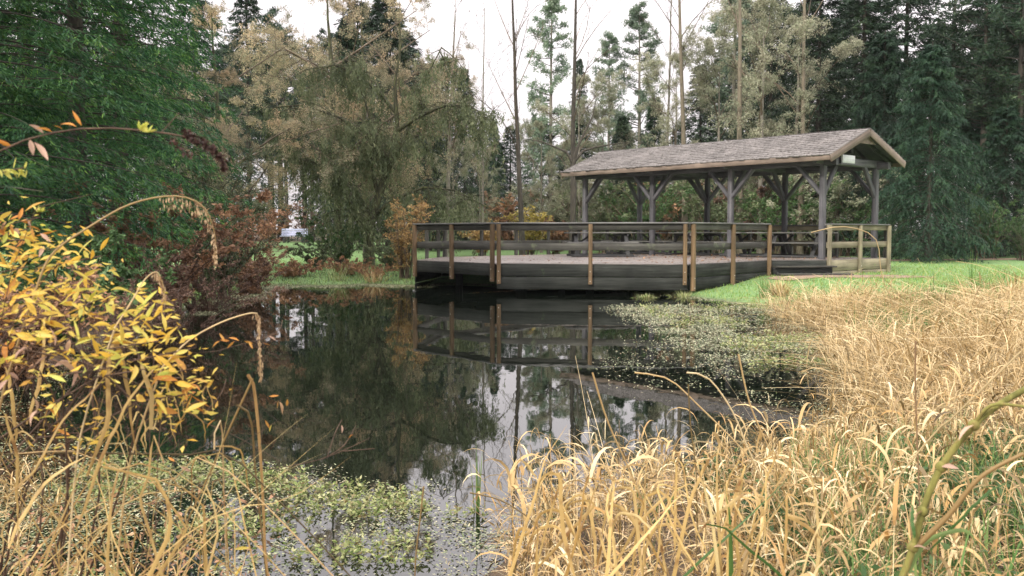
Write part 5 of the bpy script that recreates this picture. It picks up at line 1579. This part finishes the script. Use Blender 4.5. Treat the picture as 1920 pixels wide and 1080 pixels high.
# bundles of broad dead grass on the near left
def broad_blades(name, label, list_, mat='straw_leaf', wid=.012, D0=2.0, wid_k=1.0):
    root = empty(name, tuple(w3(*list_[0][0], D0)), 0, label, 'grass clump')
    for pts in list_:
        D = D0 + R.uniform(-.1, .15); K = 22
        Q = [w3(a, b, D + .015 * i) for i, (a, b) in enumerate(pts)]
        if max(b for a, b in pts) > 900 and (len(pts) <= 3 or R.random() < .6): Q = rooted(Q)
        P = smooth_path(Q, K) - np.array(root.location)
        P = P + np.cumsum(U(-1, 1, (K, 3)), 0) * .0022
        T = unit(np.gradient(P, axis=0)); view = np.array([0, 1, 0.0]); sd = unit(np.cross(T, view))
        tw = np.linspace(R.uniform(-.8, .3), R.uniform(.2, 1.3), K)[:, None]
        sd = unit(sd * np.cos(tw) + view * np.sin(tw))
        s = np.linspace(0, 1, K); W = wid * R.uniform(.6, 1.3) * np.interp(s, [0, .25, .7, 1], [.5, 1, .8, .05])
        nrm = np.cross(sd, T)
        W = W * wid_k
        A = P + sd * W[:, None] / 2 + nrm * W[:, None] * .18; Bq = P - sd * W[:, None] / 2 + nrm * W[:, None] * .18
        Vv = np.stack([A, P, Bq], 1).reshape(-1, 3); F = []
        for i in range(K - 1):
            a = i * 3; F += [(a, a + 1, a + 4, a + 3), (a + 1, a + 2, a + 5, a + 4)]
        g = Geo(); g.add(Vv, F); g.obj('blade', M[mat], root, smooth=True)
    return root


bl = [[(30, 1080), (90, 1000), (200, 930), (240, 870)], [(190, 1000), (205, 900), (225, 860), (300, 870), (330, 910), (325, 960)],
      [(300, 870), (280, 820), (270, 900), (250, 950), (262, 985)], [(0, 940), (60, 880), (110, 800), (190, 720), (270, 640)],
      [(60, 1080), (110, 950), (160, 800), (195, 690), (205, 660)], [(130, 1000), (170, 880), (230, 760), (285, 690), (270, 740), (275, 790)],
      [(0, 780), (15, 820), (28, 850), (30, 900), (25, 1000)], [(150, 900), (190, 800), (196, 700), (206, 650), (225, 690), (240, 790), (250, 880)],
      [(180, 880), (280, 905), (300, 940), (305, 1000), (270, 1080)], [(270, 900), (310, 950), (340, 1000), (328, 1020)],
      [(0, 1040), (50, 950), (100, 890), (160, 850)], [(260, 680), (275, 740), (268, 810), (282, 780), (288, 760)],
      [(120, 1080), (180, 1000), (240, 940), (330, 925), (410, 935)], [(380, 920), (395, 960), (400, 1010), (392, 1050)],
      [(40, 800), (60, 730), (70, 640), (80, 560)], [(300, 910), (350, 930), (370, 960), (374, 990)],
      [(0, 690), (10, 740), (22, 800), (18, 850)], [(230, 1080), (190, 980), (170, 900), (100, 860), (55, 830)]]
broad_blades('dry_grass_clump', 'clump of broad curling tan grass leaves at the lower left', bl, wid=.0080)
bl = []
for k in range(84):
    x0 = R.uniform(-60, 400); y0 = R.uniform(940, 1120)
    if R.random() < .5:      # long crossing stems
        x1 = x0 + R.choice([-1, 1]) * R.uniform(90, 330); y1 = y0 - R.uniform(60, 400)
        bl.append([(x0, y0), ((x0 + x1) / 2 + R.uniform(-25, 25), (y0 + y1) / 2 + R.uniform(-20, 20)), (x1, y1)])
    else:                     # short drooping leaves
        y0 -= R.uniform(0, 260); x1 = x0 + R.choice([-1, 1]) * R.uniform(20, 60); y1 = y0 - R.uniform(-10, 45)
        bl.append([(x0, y0), ((x0 + x1) / 2, y1 - 12), (x1, y1 + 8), (x1 + R.uniform(-8, 14), y1 + R.uniform(35, 95))])
broad_blades('thin_dry_grass', 'tangle of thin dry stems and leaves under the yellow shrub', bl, wid=.0034, D0=2.15)

# dark brambly twigs over the near water
def twig_thing(paths, D, label, r=.0022, leaves=(), mat='twig_red'):
    root = empty('bare_twig', tuple(w3(*paths[0][0], D)), 0, label, 'twig', 'thin dark twigs at the lower left')
    for i, pts in enumerate(paths):
        Q = [w3(a, b, D + .03 * k) for k, (a, b) in enumerate(pts)]
        if i == 0: Q = [np.array([Q[0][0] - .12, Q[0][1] + .1, max(H(Q[0][0] - .12, Q[0][1] + .1), -.02) - .02]), Q[0] * .6 + np.array([Q[0][0] - .12, Q[0][1] + .1, 0]) * .4] + Q
        stem_obj(root, Q, r if i == 0 else r * .55, r * .35, mat, 26, 5, 'stem' if i == 0 else 'twig')
    for (px, py, kd, s) in leaves:
        put_leaf(root, kd, w3(px, py, D + .03), (R.uniform(-1, 1), R.uniform(-.4, .4), R.uniform(-1, .6)), s)
    return root


twig_thing([[(-20, 1010), (100, 950), (280, 950), (400, 905), (500, 885), (600, 865), (690, 825)], [(600, 865), (640, 840), (665, 800)], [(610, 860), (625, 815), (638, 790)], [(640, 850), (700, 845)]], 2.6,
           'long dark twig reaching from the lower left over the dark water', .0030, ((637, 800, 'p', .022), (660, 818, 'o', .02)))
twig_thing([[(290, 650), (370, 670), (420, 652), (480, 640), (540, 615)], [(480, 640), (520, 620), (528, 600)]], 2.2, 'thin twig with small orange leaves right of the yellow shrub', .0018,
           tuple((430 + q * 9 - 20, 640, 'o', .024) for q in range(7)) + ((515, 640, 'p', .02), (505, 648, 'o', .02)))
twig_thing([[(300, 770), (360, 790), (410, 808), (470, 840), (520, 870)], [(380, 775), (410, 740), (420, 712)]], 2.3, 'dark twig below the yellow shrub with scattered orange leaves', .0022,
           ((500, 745, 'o', .026), (515, 770, 'o', .024), (492, 790, 'o', .028), (520, 755, 'p', .03), (505, 798, 'y', .025), (535, 750, 'o', .022)))
twig_thing([[(0, 1070), (120, 1050), (250, 1075), (400, 1000), (560, 1060)], [(250, 1060), (300, 960), (360, 900)]], 2.4, 'dark bent twig along the bottom left corner', .0028,
           ((430, 1040, 'y', .04), (445, 1070, 'y', .035), (410, 1060, 'y', .035), (330, 880, 'p', .03), (320, 870, 'o', .03)))
TWL = ['reddish brown twig, %s of those tangled in the grass at lower left' % w for w in
       ('leftmost', 'second from the left', 'third from the left', 'fourth from the left', 'middle one', 'fourth from the right', 'third from the right', 'second from the right', 'rightmost')]
for k in range(9):
    x0 = 10 + 44 * k + R.uniform(-8, 8); y0 = R.uniform(900, 1080); x1 = x0 + R.uniform(60, 200); y1 = R.uniform(640, 880)
    twig_thing([[(x0, y0), ((x0 + x1) / 2 + R.uniform(-30, 60), (y0 + y1) / 2), (x1, y1)], [((x0 + x1) / 2, (y0 + y1) / 2), (x1 + 30, (y0 + y1) / 2 - 60)]], 2.3 + R.uniform(-.15, .3),
               TWL[k], .0016)

# thick green stem at lower right with its side branch
st = empty('thick_green_stem', tuple(w3(1700, 1120, 2.0)), 0, 'thick yellow green stem leaning up to the right edge', 'plant stem')
stem_obj(st, [np.array([.55, 2.05, H(.55, 2.05) - .03]), np.array([.62, 2.03, .32]), w3(1660, 1200, 2.0), w3(1718, 1060, 2.0), w3(1742, 965, 2.0), w3(1775, 880, 2.0), w3(1835, 800, 2.0), w3(1890, 755, 2.0), w3(1960, 715, 2.0)], .0098, .0066, 'stem_green', 34, 10)
stem_obj(st, [w3(1725, 1040, 2.0), w3(1790, 975, 1.98), w3(1850, 900, 1.96), w3(1930, 855, 1.94)], .0065, .004, 'straw', 16, 8, 'side_branch')
stem_obj(st, [w3(1835, 798, 2.0), w3(1868, 762, 1.98), w3(1930, 765, 1.96)], .0045, .003, 'stem_green', 12, 7, 'side_branch')
for (px, py) in ((1742, 965), (1775, 880), (1835, 800), (1725, 1035)):      # swollen nodes with a torn papery sheath
    c = w3(px, py, 2.0) - np.array(st.location); g = Geo()
    dn = unit(np.array([.55, 0, .8])); P = c[None] + dn[None] * np.linspace(-.009, .009, 5)[:, None]
    g.tubes(P[None], np.array([[.0098, .0118, .0124, .0112, .0092]]), 10); g.obj('node', M['stem_green'], st, smooth=True)
    put_leaf(st, 'p', w3(px, py, 1.985), (R.choice([-1, 1]), -.2, R.uniform(-1, .4)), R.uniform(.03, .05), None, 'torn papery sheath')
broad_blades('green_leaf_clump', 'pale green and tan blades sprouting round the thick stem base', [
    [(1730, 1090), (1722, 1040), (1705, 1000), (1690, 985)], [(1738, 1060), (1800, 985), (1850, 930), (1900, 905)], [(1730, 1020), (1725, 985), (1730, 960), (1718, 950)],
    [(1720, 1085), (1760, 1020), (1835, 1010), (1850, 1050)], [(1745, 1070), (1740, 1000), (1750, 960)]], 'green_blade', .011, 1.95)
broad_blades('green_shoot', 'broad upright fresh green blade low right of centre', [[(1378, 1040), (1372, 980), (1362, 925)]], 'green_blade', .014, 2.6)
broad_blades('green_shoot', 'two fresh green blades slanting right low in the dead grass', [[(1385, 1000), (1440, 945), (1500, 885)], [(1330, 990), (1365, 1000), (1390, 1020)]], 'green_blade', .010, 2.6)
broad_blades('hooked_reed_leaf', 'lone tan reed leaf folded into a hook at the lower centre', [
    [(1008, 1080), (1012, 990), (1008, 900)], [(1008, 905), (1022, 860), (1062, 800)], [(1008, 900), (985, 870), (970, 885)], [(1010, 920), (1030, 892), (1055, 898), (1045, 930)]], 'straw_leaf', .013, 2.7)
bl = []
for k in range(46):
    x0 = R.uniform(960, 1560); y0 = R.uniform(1000, 1120); yt = R.uniform(850, 1000) + (x0 < 1120) * 40
    dx = R.uniform(-40, 60); hk = R.choice([-1, 1]) * R.uniform(15, 45)
    dx *= 2.0
    bl.append([(x0, y0), (x0 + dx * .5 + R.uniform(-14, 14), (y0 + yt) / 2), (x0 + dx, yt), (x0 + dx + hk, yt + R.uniform(0, 14)), (x0 + dx + hk * 1.5, yt + R.uniform(30, 90))])
broad_blades('golden_reed_clump', 'golden broad reed leaves with folded tips along the bottom right of centre', bl, 'straw_leaf', .0095, 2.7)
# thin autumn haze hanging in the clearing
HZ = .00016
m = bpy.data.materials.new('haze'); m.use_nodes = True; N = m.node_tree.nodes; N.clear()
o_ = N.new('ShaderNodeOutputMaterial'); v_ = N.new('ShaderNodeVolumePrincipled')
v_.inputs['Color'].default_value = (.90, .95, .96, 1); v_.inputs['Density'].default_value = HZ; v_.inputs['Anisotropy'].default_value = .1
m.node_tree.links.new(v_.outputs[0], o_.inputs['Volume'])
if HZ > 0:
    g = Geo(); g.box(-75, 75, -6, 105, -1.7, 24); hz = g.obj('haze', m); tag(hz, 'thin pale autumn haze filling the clearing between the trees', 'haze', kind='stuff')
print('objects', len(bpy.data.objects), 'tris', sum(len(m.loops) - 2 * len(m.polygons) for m in bpy.data.meshes))
